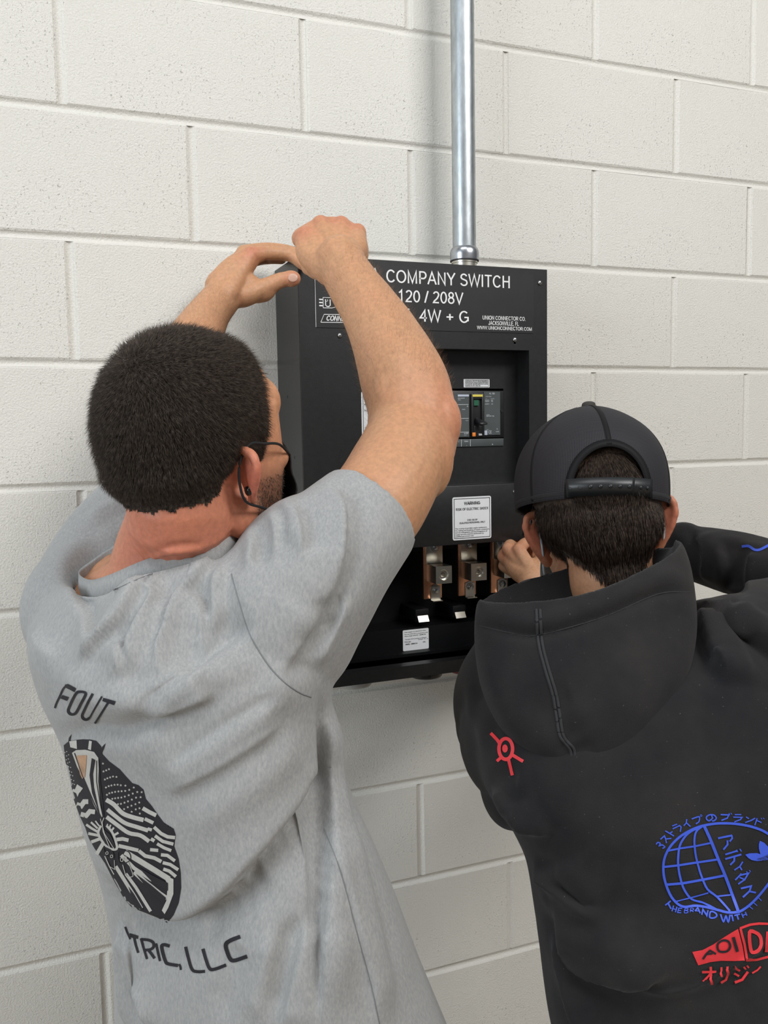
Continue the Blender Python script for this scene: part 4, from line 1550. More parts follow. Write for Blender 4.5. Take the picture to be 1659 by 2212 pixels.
# ------------------------------------------------------------------ t-shirt
th = math.radians(50)
rows_ = [  # photo row, left edge, right edge, depth, depth/breadth ratio
    (1330, 78, 640, .985, .62), (1400, 62, 690, .985, .64), (1500, 92, 690, .990, .66), (1600, 138, 712, 1.000, .68), (1700, 164, 742, 1.015, .70), (1800, 193, 782, 1.030, .70),
    (1900, 224, 822, 1.045, .70), (2000, 246, 862, 1.060, .70), (2100, 258, 903, 1.075, .70), (2212, 262, 947, 1.09, .70), (2330, 268, 985, 1.105, .70), (2420, 280, 1000, 1.115, .68)]
acc = Acc()
secs = [(P(372, 1228, .985), RTm * .060, FT * .055), (P(368, 1250, .985), RTm * .135, FT * .095)]
for y, xl, xr, d, k in rows_:
    w_ = (xr - xl) / 2 * d / FPX
    a_ = w_ / math.sqrt(math.cos(th) ** 2 + (k * math.sin(th)) ** 2)
    secs.append((P((xl + xr) / 2, y, d), RTm * a_, FT * a_ * k))
acc.loft(secs, 5, 40, e=.92)
# right sleeve, up over the shoulder to the hem on the upper arm
acc.tube([P(520, 1400, .965), P(590, 1330, .94), P(655, 1262, .925), P(730, 1178, .925), P(800, 1105, .952)], [.092, .097, .083, .069, .0612], 6, 30, round_ends=False)
acc.ell(P(560, 1210, .94), (nv(P(650, 1100, .93) - P(480, 1240, .95)) * .085, UP * .050, FW * .075))
# left sleeve beyond the neck
acc.tube([P(280, 1380, 1.06), P(222, 1305, 1.10), P(250, 1205, 1.12), P(315, 1105, 1.15), P(345, 1035, 1.17)], [.095, .088, .076, .067, .060], 6, 30, round_ends=False)
acc.ell(P(200, 1312, 1.06), (RTm * .09, UP * .085, FT * .08))
SV, SF = remesh(acc, .0034, 9)
SV = noise_disp(SV, normals(SV, SF), .0022, 26, 4)
# broad soft shape first, then crisp lapping folds
SV = folds(SV, SF, [
    ([(128, 1445), (205, 1500), (290, 1512), (350, 1480)], .020, .010), ([(130, 1592), (205, 1578), (262, 1580), (330, 1555), (430, 1500)], .012, -.010),
    ([(265, 1430), (290, 1370), (335, 1290), (350, 1220)], .013, -.007), ([(325, 1440), (350, 1370), (385, 1290), (420, 1215)], .011, -.007), ([(400, 1450), (425, 1360), (470, 1250)], .010, -.005),
    ([(110, 1430), (160, 1350), (172, 1290)], .018, -.006), ([(340, 1600), (480, 1505), (610, 1440)], .016, -.006), ([(370, 1720), (520, 1620), (650, 1540)], .018, -.005), ([(390, 1800), (560, 1690), (660, 1600)], .018, .004),
    ([(330, 1500), (380, 1460), (450, 1440)], .013, .007), ([(600, 2212), (625, 2100), (660, 1990)], .016, -.010), ([(545, 2212), (570, 2120), (575, 2020)], .018, .006), ([(470, 2212), (490, 2120), (500, 2060)], .016, -.005),
    ([(300, 2212), (285, 2100), (268, 2010)], .010, -.009), ([(690, 1500), (703, 1620), (708, 1800), (703, 2000), (690, 2212)], .010, -.011), ([(712, 1520), (735, 1660), (765, 1850), (812, 2080), (840, 2212)], .015, .008),
    ([(745, 1700), (800, 1900), (858, 2120)], .016, -.006), ([(640, 1415), (690, 1350), (725, 1290)], .012, -.008), ([(680, 1440), (722, 1375), (755, 1300)], .010, .005),
    ([(170, 1200), (215, 1165), (262, 1150)], .009, .008), ([(180, 1170), (222, 1140), (268, 1120)], .008, -.007), ([(190, 1120), (232, 1095), (270, 1085)], .008, .006), ([(128, 1250), (160, 1210), (200, 1190)], .009, -.007),
    ([(633, 1068), (652, 1130), (658, 1195)], .007, .006), ([(700, 1034), (745, 1075), (752, 1140), (742, 1230)], .008, .005), ([(585, 1100), (598, 1140), (592, 1185)], .008, .006), ([(597, 1092), (612, 1138), (607, 1190)], .006, -.006),
    ([(540, 1128), (548, 1175), (538, 1225)], .009, .006), ([(556, 1120), (566, 1170), (558, 1220)], .006, -.006), ([(612, 1082), (625, 1120), (626, 1170)], .007, .006), ([(510, 1145), (515, 1190), (500, 1240)], .008, -.005)])
fl = [
    ([(170, 1250), (168, 1282), (192, 1330), (221, 1389)], -.006, .030, .003), ([(157, 1448), (221, 1391), (276, 1330), (315, 1266), (330, 1225)], .0075, .032, .0035),
    ([(268, 1464), (268, 1420), (262, 1388)], .004, .018, .003), ([(276, 1464), (305, 1399), (338, 1320), (342, 1271), (359, 1205)], .0075, .024, .0035), ([(336, 1464), (359, 1399), (389, 1330), (433, 1246), (468, 1180)], .0085, .026, .0035),
    ([(433, 1415), (438, 1359), (428, 1305), (404, 1288)], .004, .016, .003), ([(456, 1375), (472, 1320), (474, 1271), (487, 1205)], .006, .022, .0035), ([(300, 1545), (335, 1512), (423, 1428), (492, 1384), (560, 1350)], -.006, .035, .004),
    ([(310, 1545), (364, 1533), (423, 1517), (460, 1495)], .005, .022, .003), ([(345, 1665), (492, 1570), (615, 1500)], -.004, .035, .006), ([(345, 1720), (492, 1642), (620, 1550)], .0035, .035, .006),
    ([(684, 1520), (690, 1615), (679, 1714), (615, 1812), (541, 1895), (472, 1962), (394, 2006), (320, 1990), (266, 1950), (238, 1885)], -.015, .045, .004), ([(560, 1895), (522, 1950), (443, 2008), (380, 2020)], -.005, .02, .003),
    ([(689, 1541), (709, 1615), (714, 1802), (709, 1910), (704, 2058), (689, 2240)], .009, .035, .0035), ([(252, 2000), (258, 2060), (266, 2120), (276, 2240)], .006, .02, .003), ([(266, 2010), (295, 2107), (328, 2240)], .006, .02, .003),
    ([(662, 1990), (640, 2090), (606, 2240)], .006, .022, .004), ([(700, 1790), (735, 1880), (770, 2010), (800, 2120), (822, 2240)], .003, .04, .003),
    ([(638, 1066), (660, 1130), (666, 1200)], -.005, .016, .0025), ([(692, 1036), (750, 1068), (762, 1140), (750, 1240), (700, 1345), (650, 1430)], -.006, .022, .0028), ([(600, 1465), (650, 1380), (690, 1310)], .004, .03, .005),
    ([(545, 1130), (556, 1175), (548, 1225)], -.004, .014, .0028), ([(128, 1425), (90, 1390), (76, 1360)], .003, .03, .005)]
# open the neck: cloth inside the neck band is cut away
ring_ = [(173, 1240, 1.005), (200, 1254, .955), (242, 1242, .915), (300, 1216, .896), (360, 1195, .890), (420, 1181, .890), (470, 1168, .900), (505, 1146, .930),
         (500, 1134, .97), (460, 1132, 1.00), (400, 1136, 1.03), (320, 1153, 1.045), (250, 1182, 1.045), (203, 1214, 1.030)]
RP = [P(*p) for p in ring_]
RP = np.array(RP)
RPc = catmull(np.vstack([RP[-1:], RP, RP[:2]]), 7)[7:-7]
cen = RPc.mean(0)
d2 = ((SV[:, None, :2] - RPc[None, :, :2]) ** 2).sum(2) + .25 * (SV[:, None, 2] - RPc[None, :, 2]) ** 2
near_ = RPc[d2.argmin(1)]
inw = cen - near_; inw[:, 2] = 0; inw /= np.linalg.norm(inw, axis=1, keepdims=True)
rel = SV - near_
ins = (rel * inw).sum(1)
cut = (ins > -.003) & (np.hypot(SV[:, 0] - cen[0], SV[:, 1] - cen[1]) < .16) & (rel[:, 2] > -.07) & (rel[:, 2] < .045)
SV, SF, _u = sub(SV, SF, ~cut)
q_ = np.array([f if len(f) == 4 else (f[0], f[1], f[2], f[2]) for f in SF])
e_ = np.sort(np.vstack([q_[:, [0, 1]], q_[:, [1, 2]], q_[:, [2, 3]], q_[:, [3, 0]]]), axis=1)
u_, c_ = np.unique(e_, axis=0, return_counts=True)
bd = np.unique(u_[c_ == 1])
dist = np.sqrt(((SV[:, None, :] - RPc[None, ::2, :]) ** 2).sum(2)).min(1)
bd = bd[dist[bd] < .10]
k_ = ((SV[bd][:, None, :] - RPc[None]) ** 2).sum(2).argmin(1)
ow = RPc[k_] - cen; ow[:, 2] = 0; ow /= np.linalg.norm(ow, axis=1, keepdims=True)
SV[bd] = RPc[k_] + ow * .0035 + np.array([0, 0, -.0165])
reg = np.clip((.060 - dist) / .03, 0, 1)
reg[bd] = 0
sm_ = relax(SV, SF, 1)
for _ in range(40):
    sm_ = relax(SV, SF, 1)
    SV = SV + (sm_ - SV) * reg[:, None]
dist = np.sqrt(((SV[:, None, :] - RPc[None, ::2, :]) ** 2).sum(2)).min(1)
SV = steps(SV, SF, [(a_, b_ * 2.4, c_, d_) for a_, b_, c_, d_ in fl], np.clip(dist / .022 - .15, 0, 1))
SV = relax(SV, SF, 3, .5, True)
# hem thickness: the lower opening is a clean edge
shirt = mesh_obj('t_shirt', SV, SF, M['jersey'], man)
# sleeve hems: a double band round each opening
def band(name, axis0, axis1, r0, width, parent, material, thick=.0016, tilt=None):
    t = nv(np.asarray(axis1) - np.asarray(axis0))
    u = nv(np.cross(t, UP)); v = np.cross(t, u)
    c = np.asarray(axis1)
    a = Acc()
    secs = [(c - t * width, u * (r0 + .002), v * (r0 + .002)), (c, u * r0, v * r0), (c + t * .0012, u * (r0 - .001), v * (r0 - .001)), (c, u * (r0 - thick), v * (r0 - thick)), (c - t * width, u * (r0 - thick), v * (r0 - thick))]
    a.loft(secs, 1, 48, caps=False)
    return a.obj(name, material, parent, True)
# neck band, standing off the nape
a = Acc()
nr = len(RPc) - 1
prof = [(0, 0), (.0022, .001), (.004, -.008), (.0072, -.0235), (.0035, -.0235), (.0012, -.008)]
VV, FFc = [], []
for i in range(nr):
    o_ = RPc[i] - cen; o_[2] = 0; o_ = nv(o_)
    dn = 1.0 + 1.6 * np.clip((RPc[i] - cen) @ FW / .04, 0, 1)
    for ro, uo in prof: VV.append(RPc[i] + o_ * ro + np.array([0, 0, uo * dn]))
m_ = len(prof)
for i in range(nr):
    j = (i + 1) % nr
    for k in range(m_):
        FFc.append((i * m_ + k, i * m_ + (k + 1) % m_, j * m_ + (k + 1) % m_, j * m_ + k))
a.add(VV, FFc)
collar = a.obj('collar', M['jersey'], shirt, True)
# seams
def seam(name, px, bvh, r, material, parent, off=.0004):
    pts = [on(bvh, *p) for p in catmull(np.array(px, float), 6)]
    pts = [p for p in pts if p is not None]
    a = Acc(); a.tube(pts, r, 2, 8)
    return a.obj(name, material, parent, True)
sb = tree(SV, SF)
seam('shoulder_seam', [(500, 1240), (520, 1310), (540, 1370), (575, 1430), (610, 1470), (645, 1495), (672, 1506)], sb, .0007, M['seam'], shirt)
seam('collar_stitching', [(172, 1274), (205, 1278), (245, 1274), (300, 1250), (360, 1228), (430, 1205), (480, 1190)], sb, .0006, M['seam'], shirt)
seam('side_seam', [(700, 1790), (735, 1880), (770, 2010), (800, 2120), (820, 2212)], sb, .0006, M['seam'], shirt)

# printing on the back
pr = Print(SV, SF)
k1 = lambda p: xf(p, 0, 1100, 3.6857)
pr.make('upper_lettering', [
    ('line', k1([(532, 1402), (505, 1432), (478, 1490), (452, 1545), (440, 1582)]), 4.2), ('poly', k1([(520, 1395), (545, 1390), (610, 1425), (597, 1455), (525, 1418)])), ('poly', k1([(500, 1478), (552, 1494), (536, 1524), (484, 1504)])),
    ('line', k1([(650, 1452), (618, 1456), (588, 1500), (556, 1570), (546, 1604), (560, 1626), (588, 1630), (612, 1612), (650, 1540), (682, 1482), (682, 1460), (650, 1452), (618, 1456)]), 5.6),
    ('line', k1([(742, 1468), (712, 1520), (672, 1600), (656, 1640), (664, 1664), (690, 1672), (716, 1656)]), 5.4), ('line', k1([(716, 1656), (760, 1580), (815, 1490)]), 3.6),
    ('poly', k1([(826, 1500), (925, 1528), (910, 1558), (818, 1526)])), ('line', k1([(868, 1532), (830, 1590), (782, 1664), (758, 1702)]), 4.2)], M['dark_print'], shirt)
k2 = lambda p: xf(p, 60, 1400, 2.7233)
pr.make('lower_lettering', [
    ('line', k2([(574, 1638), (584, 1666), (604, 1712)]), 4), ('poly', k2([(600, 1676), (652, 1690), (650, 1710), (602, 1700)])), ('line', k2([(626, 1695), (636, 1740), (652, 1792)]), 5),
    ('line', k2([(668, 1706), (682, 1760), (704, 1828)]), 5), ('line', k2([(668, 1712), (710, 1716), (738, 1730), (742, 1756), (722, 1772), (690, 1776)]), 6), ('line', k2([(712, 1776), (728, 1796), (748, 1824)]), 6),
    ('line', k2([(756, 1736), (768, 1790), (780, 1840)]), 5), ('line', k2([(836, 1752), (806, 1744), (790, 1752), (796, 1790), (812, 1840), (828, 1856), (886, 1866)]), 7),
    ('line', k2([(892, 1858), (900, 1874), (902, 1892)]), 4.5),
    ('line', k2([(930, 1756), (946, 1820), (968, 1888), (1000, 1902), (1044, 1900)]), 6.5), ('line', k2([(1032, 1768), (1050, 1830), (1072, 1884), (1104, 1886), (1168, 1862)]), 7),
    ('line', k2([(1252, 1696), (1186, 1722), (1166, 1748), (1180, 1800), (1198, 1832), (1226, 1834), (1292, 1812)]), 8.5)], M['dark_print'], shirt)
k3 = lambda p: xf(p, 120, 1560, 5.027)
em = pr.make('emblem', [('poly', k3([(92, 250), (125, 222), (150, 205), (230, 190), (300, 185), (380, 188), (445, 202), (500, 262), (512, 345), (580, 420), (700, 510), (770, 590), (835, 660), (900, 680), (958, 732), (982, 830), (1050, 912), (1110, 1000), (1180, 1090),
    (1225, 1168), (1262, 1176), (1285, 1155), (1306, 1222), (1290, 1345), (1338, 1480), (1362, 1640), (1366, 1800), (1340, 1960), (1285, 2090), (1215, 2180), (1110, 2120), (960, 2060), (830, 2010), (745, 1910), (670, 1780), (600, 1650), (540, 1530), (478, 1440), (430, 1375), (365, 1260), (325, 1140), (272, 1030), (215, 880), (158, 700), (115, 480)])),
    ('poly', k3([(140, 215), (150, 165), (178, 128), (165, 190), (170, 250)])), ('poly', k3([(488, 330), (510, 265), (548, 228), (528, 290), (500, 350)]))], M['dark_print'], shirt, .0004)
SL = lambda pts, w: ('line', k3(pts), w / 5.027)
pr.make('emblem_cream', [  # cream ink shapes of the printed emblem
    ('poly', k3([(185, 330), (230, 300), (330, 296), (425, 320), (470, 385), (476, 470), (470, 640), (485, 800), (515, 1020), (500, 1035), (425, 900), (330, 650), (240, 480)])),
    ('poly', k3([(155, 205), (235, 194), (240, 288), (168, 270)])), ('poly', k3([(372, 200), (402, 206), (392, 300), (360, 290)])),
    SL([(188, 745), (232, 768), (255, 715), (288, 738)], 58), SL([(235, 890), (285, 908), (318, 860), (362, 860)], 52), SL([(280, 995), (340, 1012), (380, 965), (435, 972)], 50),
    SL([(556, 838), (640, 890), (735, 985), (845, 1028), (962, 1058)], 48), SL([(570, 945), (650, 1010), (760, 1090), (880, 1130), (1012, 1172)], 44), SL([(560, 1025), (680, 1115), (800, 1198), (925, 1225), (1022, 1290)], 44),
    SL([(952, 930), (1020, 970), (1098, 1008)], 44), SL([(975, 1045), (1068, 1090)], 38), SL([(1005, 1152), (1052, 1166)], 34), SL([(1074, 1135), (1150, 1205), (1220, 1240), (1302, 1250)], 38), SL([(1085, 1230), (1170, 1290), (1285, 1320)], 36),
    SL([(1108, 1315), (1185, 1360), (1262, 1390)], 34), SL([(1042, 1262), (1080, 1285)], 38), SL([(1032, 1380), (1120, 1388)], 36), SL([(910, 1392), (980, 1448), (1080, 1470), (1155, 1510)], 40), SL([(1150, 1435), (1220, 1442), (1302, 1502)], 36),
    SL([(1170, 1520), (1250, 1540), (1338, 1598)], 36), SL([(1175, 1590), (1240, 1612), (1312, 1672)], 36),
    SL([(340, 1108), (400, 1150), (470, 1190)], 26), SL([(392, 1082), (465, 1150)], 22), SL([(440, 1068), (482, 1125)], 16), SL([(362, 1205), (480, 1228)], 30), SL([(395, 1298), (490, 1262)], 34), SL([(452, 1432), (530, 1300)], 40),
    SL([(575, 1100), (560, 1130)], 14), SL([(605, 1110), (590, 1150)], 18), SL([(640, 1140), (612, 1180)], 20), SL([(690, 1195), (640, 1225)], 24), SL([(800, 1278), (735, 1262), (670, 1270)], 40),
    SL([(500, 1120), (470, 1200), (520, 1300), (600, 1370), (670, 1370), (660, 1290), (620, 1190), (560, 1120)], 26),
    SL([(690, 1338), (790, 1360), (905, 1388)], 40), SL([(760, 1405), (900, 1490), (1080, 1600), (1240, 1700)], 60), SL([(720, 1440), (860, 1580), (1040, 1700), (1220, 1760)], 40), SL([(860, 1620), (990, 1740), (1140, 1860), (1215, 1910)], 52),
    ('poly', k3([(1160, 1640), (1285, 1700), (1285, 1860), (1230, 2010), (1190, 2080), (1160, 2040), (1210, 1930), (1225, 1760)])), SL([(660, 1560), (760, 1720), (860, 1880), (940, 2020)], 40), SL([(770, 1640), (880, 1790), (960, 1920), (1040, 2050)], 34),
    SL([(540, 1450), (590, 1560), (640, 1650)], 10)], M['cream_print'], em, .0007)
pr.make('emblem_dark', [  # dark ink shapes printed over the cream ones
    ('poly', k3([(402, 385), (440, 405), (415, 560), (425, 700), (490, 1000), (405, 760), (378, 570)])), SL([(215, 330), (300, 570), (430, 880), (505, 1030)], 9), SL([(478, 400), (490, 640), (520, 880), (530, 1030)], 9),
    SL([(455, 410), (455, 640), (490, 860), (520, 1000)], 7), ('poly', k3([(500, 1145), (535, 1150), (560, 1240), (590, 1350), (545, 1310), (505, 1225)])), ('poly', k3([(545, 1170), (600, 1210), (645, 1300), (660, 1360), (610, 1330), (565, 1250)])),
    ('poly', k3([(900, 1560), (1050, 1650), (1228, 1740), (1228, 1825), (1060, 1730)])), ('poly', k3([(880, 1640), (1040, 1760), (1205, 1900), (1195, 1965), (1040, 1840)])), ('poly', k3([(800, 1780), (860, 1860), (960, 2030), (930, 2028), (850, 1930)])),
    SL([(690, 1400), (800, 1400), (820, 1490), (710, 1530), (690, 1400)], 10), SL([(535, 1355), (620, 1395), (640, 1470), (560, 1440), (535, 1355)], 10)], M['dark_print'], em, .0011)
pr.make('emblem_lines', [SL([(740, 1540), (780, 1660), (840, 1670), (850, 1640), (800, 1510)], 7), SL([(560, 1470), (600, 1560), (655, 1590), (650, 1490)], 6),
    SL([(540, 1030), (520, 1080), (530, 1180), (600, 1350)], 8), SL([(500, 1040), (545, 1200), (650, 1370)], 7), SL([(560, 1405), (580, 1400), (580, 1425), (560, 1425), (560, 1405)], 6), SL([(610, 1440), (630, 1435), (630, 1460), (610, 1460), (610, 1440)], 6),
    SL([(720, 1470), (742, 1470), (742, 1500), (720, 1500), (720, 1470)], 6), SL([(758, 1455), (780, 1455), (780, 1485), (758, 1485), (758, 1455)], 6)], M['cream_print'], em, .0014)
pr.make('emblem_bronze', [('poly', k3([(238, 358), (348, 352), (340, 480), (328, 590), (300, 610), (275, 560)]))], M['bronze_print'], em, .0011)
stars = [(522, 445), (528, 530), (558, 518), (588, 505), (543, 618), (570, 605), (600, 595), (632, 585), (668, 590), (555, 705), (585, 690), (615, 682), (648, 676), (682, 674), (716, 680), (766, 684), (565, 785), (592, 768), (622, 760), (655, 752), (690, 748), (725, 745), (764, 742), (808, 730), (856, 705),
         (624, 828), (655, 822), (688, 818), (722, 814), (760, 804), (802, 788), (846, 770), (894, 754), (942, 755), (686, 886), (718, 882), (756, 870), (794, 855), (836, 836), (882, 814), (930, 810), (752, 940), (792, 918), (832, 902), (874, 886), (916, 868), (834, 968), (878, 942), (918, 930), (922, 988),
         (110, 325), (130, 315), (128, 362), (150, 350), (125, 405), (148, 395), (140, 440), (160, 430), (150, 480), (172, 488), (160, 530), (182, 540), (172, 570), (195, 578), (180, 620), (205, 632), (195, 665), (215, 672)]
def star(x, y, r):
    return ('poly', k3([(x + (r if i % 2 == 0 else r * .42) * math.sin(i * math.pi / 5), y - (r if i % 2 == 0 else r * .42) * math.cos(i * math.pi / 5)) for i in range(10)]))
so = pr.make('emblem_stars', [star(x, y, 9 if x < 230 else 15) for x, y in stars], M['cream_print'], em, .0008, 30)
tag(so, kind='stuff')

legs(man, P(560, 2190, 1.10) + np.array([0, 0, -.12]), 55, [np.array([.20, -.36, 0]) , np.array([.33, -.55, 0])])
# ================================================================== worker in the black hoodie
hd2 = Head(P(1290, 1138, 1.12), 22, -8, -7, .98)
boy = empty('person', (.78, -.52, 0))
tag(boy, 'person in a black hooded sweatshirt and backwards-fitted mesh cap working at the terminals', 'person')
boy['label'] = 'person in black printed hoodie and mesh cap working at the bus bar terminals'
acc = Acc()
hd2.build(acc, 1.1, 60, 1.02, -.006, -.010, .004)
FB, RB, UB = frame(18, 0)
acc.tube([hd2.w(-.030, 0, .0), hd2.w(-.036, 0, -.06), P(1325, 1290, 1.09), P(1350, 1380, 1.06), P(1375, 1450, 1.05)], [.048, .052, .054, .062, .09], 5, 24, hint=RB)
acc.loft([(P(1355, 1385, 1.06), RB * .07, FB * .06), (P(1360, 1450, 1.06), RB * .075, FB * .065), (P(1420, 1600, 1.06), RB * .11, FB * .085), (P(1490, 1900, 1.05), RB * .125, FB * .08), (P(1550, 2212, 1.06), RB * .12, FB * .08)], 5, 28)
# left arm and fist at the bus bars
acc.tube([P(1190, 1460, 1.06), P(1120, 1520, 1.16), P(1080, 1560, 1.34), P(1098, 1470, 1.42), P(1132, 1370, 1.485), P(1160, 1285, 1.535), P(1152, 1254, 1.548)], [.055, .045, .042, .040, .036, .0285, .0272], 6, 20)
W = P(1146, 1246, 1.552)
mcp = [P(1121, 1188, 1.575), P(1098, 1186, 1.595), P(1088, 1202, 1.612), P(1090, 1222, 1.622)]
fing = [[P(1138, 1172, 1.610), P(1160, 1186, 1.612), P(1158, 1202, 1.592)], [P(1106, 1172, 1.636), P(1134, 1180, 1.640), P(1148, 1198, 1.628)],
        [P(1092, 1190, 1.652), P(1118, 1198, 1.660), P(1138, 1210, 1.648)], [P(1092, 1212, 1.654), P(1114, 1218, 1.662), P(1132, 1226, 1.652)]]
thumb = [P(1165, 1228, 1.566), P(1170, 1204, 1.582), P(1166, 1184, 1.602), P(1150, 1172, 1.622)]
hand(acc, W, mcp, fing, thumb, 1.0)
acc.tube([P(1150, 1244, 1.553), P(1122, 1232, 1.575), P(1102, 1212, 1.594)], [.023, .0205, .014], 4, 14)
# right arm, bent, its hand behind the head
acc.tube([P(1570, 1460, 1.05), P(1650, 1385, 1.12), P(1745, 1295, 1.27), P(1645, 1236, 1.37), P(1540, 1205, 1.44), P(1450, 1185, 1.51), P(1420, 1176, 1.53)], [.045, .040, .038, .038, .035, .0285, .027], 6, 20)
W = P(1412, 1174, 1.535)
mcp = [P(1372, 1150, 1.570), P(1362, 1160, 1.592), P(1362, 1176, 1.608), P(1368, 1192, 1.618)]
fing = [[P(1330, 1146, 1.590), P(1312, 1156, 1.610), P(1318, 1172, 1.615)], [P(1326, 1162, 1.620), P(1312, 1172, 1.635), P(1322, 1186, 1.630)],
        [P(1328, 1180, 1.635), P(1318, 1190, 1.645), P(1330, 1200, 1.635)], [P(1336, 1198, 1.640), P(1328, 1206, 1.648), P(1340, 1214, 1.640)]]
thumb = [P(1400, 1150, 1.545), P(1375, 1132, 1.560), P(1350, 1130, 1.580), P(1330, 1136, 1.598)]
hand(acc, W, mcp, fing, thumb, 1.0)
V, F = remesh(acc, .0024, 5)
N = normals(V, F)
V = noise_disp(V, N, .0007, 90, 3)
body2 = mesh_obj('body', V, F, M['skin_boy'], boy)
blush = np.zeros(len(V))
for s in (-1, 1):
    blush = np.maximum(blush, .8 * np.exp(-((V - hd2.w(-.015, .088 * s, -.004)) ** 2).sum(1) / .040 ** 2))
for x, y, d in ((1090, 1195, 1.6), (1120, 1185, 1.58), (1140, 1175, 1.61)): blush = np.maximum(blush, .5 * np.exp(-((V - P(x, y, d)) ** 2).sum(1) / .016 ** 2))
attr(body2.data, 'blush', blush); attr(body2.data, 'stubble', np.zeros(len(V)))
L = hd2.loc(V)
def hairline2(L):
    f, r, u = L[:, 0], abs(L[:, 1]), L[:, 2]
    base = np.interp(f, [-.12, -.06, -.040, -.022, .0, .018, .040, .062, .085, .12], [-.082, -.084, -.070, -.030, .018, .010, -.010, .045, .074, .085])
    back = -.080 + np.clip(r - .012, 0, .06) * 1.15
    w_ = np.clip((-.025 - f) / .02, 0, 1)
    return u - (base * (1 - w_) + back * w_)
hl = hairline2(L)
near_head = (np.abs(L[:, 0]) < .16) & (np.abs(L[:, 1]) < .0855) & (L[:, 2] < .17) & (L[:, 2] > -.105)
ear_zone = (np.abs(L[:, 1]) > .0705 + .006 * np.clip((L[:, 2] + .004) / .02, 0, 1)) & (L[:, 2] < .034) & (L[:, 0] > -.050) & (L[:, 0] < .03)
keep = near_head & (hl > 0) & ~ear_zone
hv, hf, used = sub(V, F, keep)
lift = np.clip(hl[used] / .035, .10, 1)
# ------------------------------------------------------------------ mesh cap
CO = hd2.w(-.002, -.006, .018)            # centre of the sweatband circle
CF, CR, CU = hd2.F, hd2.R, hd2.U
tl = math.radians(-4)
CF, CU = CF * math.cos(tl) + CU * math.sin(tl), CU * math.cos(tl) - CF * math.sin(tl)
tl = math.radians(8)
CR, CU = CR * math.cos(tl) - CU * math.sin(tl), CU * math.cos(tl) + CR * math.sin(tl)
CH = .132                              # crown height above the band edge
cap_u0 = .006
def cap_pt(az, t, off=0.0):
    """az 0 = back, grows to the wearer's right; t 0 = lower edge, 1 = button."""
    h = t * CH
    q = t
    prof = (1 - max(0.0, (q - .0)) ** 3.0) ** .62 if q < 1 else 0.0
    prof *= 1 + .03 * math.sin(min(q, 1) * math.pi)
    rb, rs = .1115, .0945
    f = -math.cos(az) * (rb + off) * prof
    r = math.sin(az) * (rs + off) * prof
    front = max(0, -math.cos(az)) ** 2
    f += front * .010 * math.sin(min(q * 1.25, 1) * math.pi)
    h2 = h + front * .016 * math.sin(q * math.pi) + off * q
    return CO + CF * f + CR * r + CU * (cap_u0 + h2)
NA, NT = 144, 44
ARW, ART = .50, .47                    # half angle and height of the strap opening
def in_arch(az, t):
    a = (az + math.pi) % (2 * math.pi) - math.pi
    if abs(a) > ARW: return False
    return t < ART * math.sqrt(max(0, 1 - (a / ARW) ** 2 * 1.0)) ** .9

def under_cap(p):
    d = np.asarray(p) - CO
    f, r, u = d @ CF, d @ CR, d @ CU - cap_u0
    az = np.arctan2(r / .0945, -f / .1115)
    t = u / CH
    arch = (np.abs(az) < ARW * .97) & (t < ART * .97 * np.sqrt(np.maximum(0, 1 - (az / ARW) ** 2)) ** .9)
    return (t > .02) & ~arch
hv = relax(hv + N[used] * ((.0050 + .0045 * np.clip((hv - CO) @ CU / .02, 0, 1) * ~under_cap(hv)) * lift)[:, None], hf, 110, .5, True)
hair2 = mesh_obj('hair', hv, hf, M['hair_boy'], boy)
vis = ~under_cap(hv)
fm = np.array([all(vis[i] for i in f) for f in hf])
rp, rn = scatter(hv, hf, fm, 33000, 4)
rl = hd2.loc(rp)
lf = np.clip(hairline2(rl) / .03, .3, 1)
down = -hd2.U * 1.0
flow = np.tile(down, (len(rp), 1)) - hd2.R[None] * (rl[:, 1:2] * 3.5)
flow -= rn * (flow * rn).sum(1, keepdims=True); flow /= np.linalg.norm(flow, axis=1, keepdims=True) + 1e-9
inside = under_cap(rp + flow * .0) | ((rp - CO) @ CU > cap_u0 - .004)
strands(rp - rn * .001, rn * np.where(inside, .20, .40)[:, None] + flow * 1.0, np.where(inside, .017, .024) * lf, .00031, flow * .35 - rn * .22, M['hair_boy'], 'hair_strands', hair2, 3, 3, .16, 7)
for s in (-1, 1):
    a = Acc(); hd2.ell(a, (.0775, .032 * s, .001), (.012, .012, .0115)); e_ = a.obj('eye', M['eye'], boy, True)
    a = Acc(); hd2.ell(a, (.0862, .034 * s, .001), (.0040, .0055, .0055)); a.obj('iris', M['hair_boy'], e_, True)
# pale disposable mask, a sliver shows past the cheek
_hd = hd; hd = hd2
MV2 = []
for lay in (0.0, -.0022):
    for j in range(nvv):
        for i in range(nu):
            a_, b_ = -1 + 2 * i / (nu - 1), j / (nvv - 1)
            MV2.append(mask_pt(a_ * 1.05, b_, .006 + lay + .0018 * math.sin(b_ * 18)))
mask2 = Acc().add(MV2, MF).obj('face_mask', M['medical'], boy, True)
for s in (1, -1):
    a = Acc()
    a.tube([mask_pt(s, .04), hd.w(.040, .079 * s, .004), hd.w(.012, .083 * s, .020), hd.w(-.010, .080 * s, .026), hd.w(-.022, .079 * s, .006), hd.w(-.020, .078 * s, -.020), hd.w(.004, .076 * s, -.050), hd.w(.035, .066 * s, -.070), mask_pt(s, .93)], .0013, 6, 8)
    a.obj('ear_loop', M['medical'], mask2, True)
hd = _hd

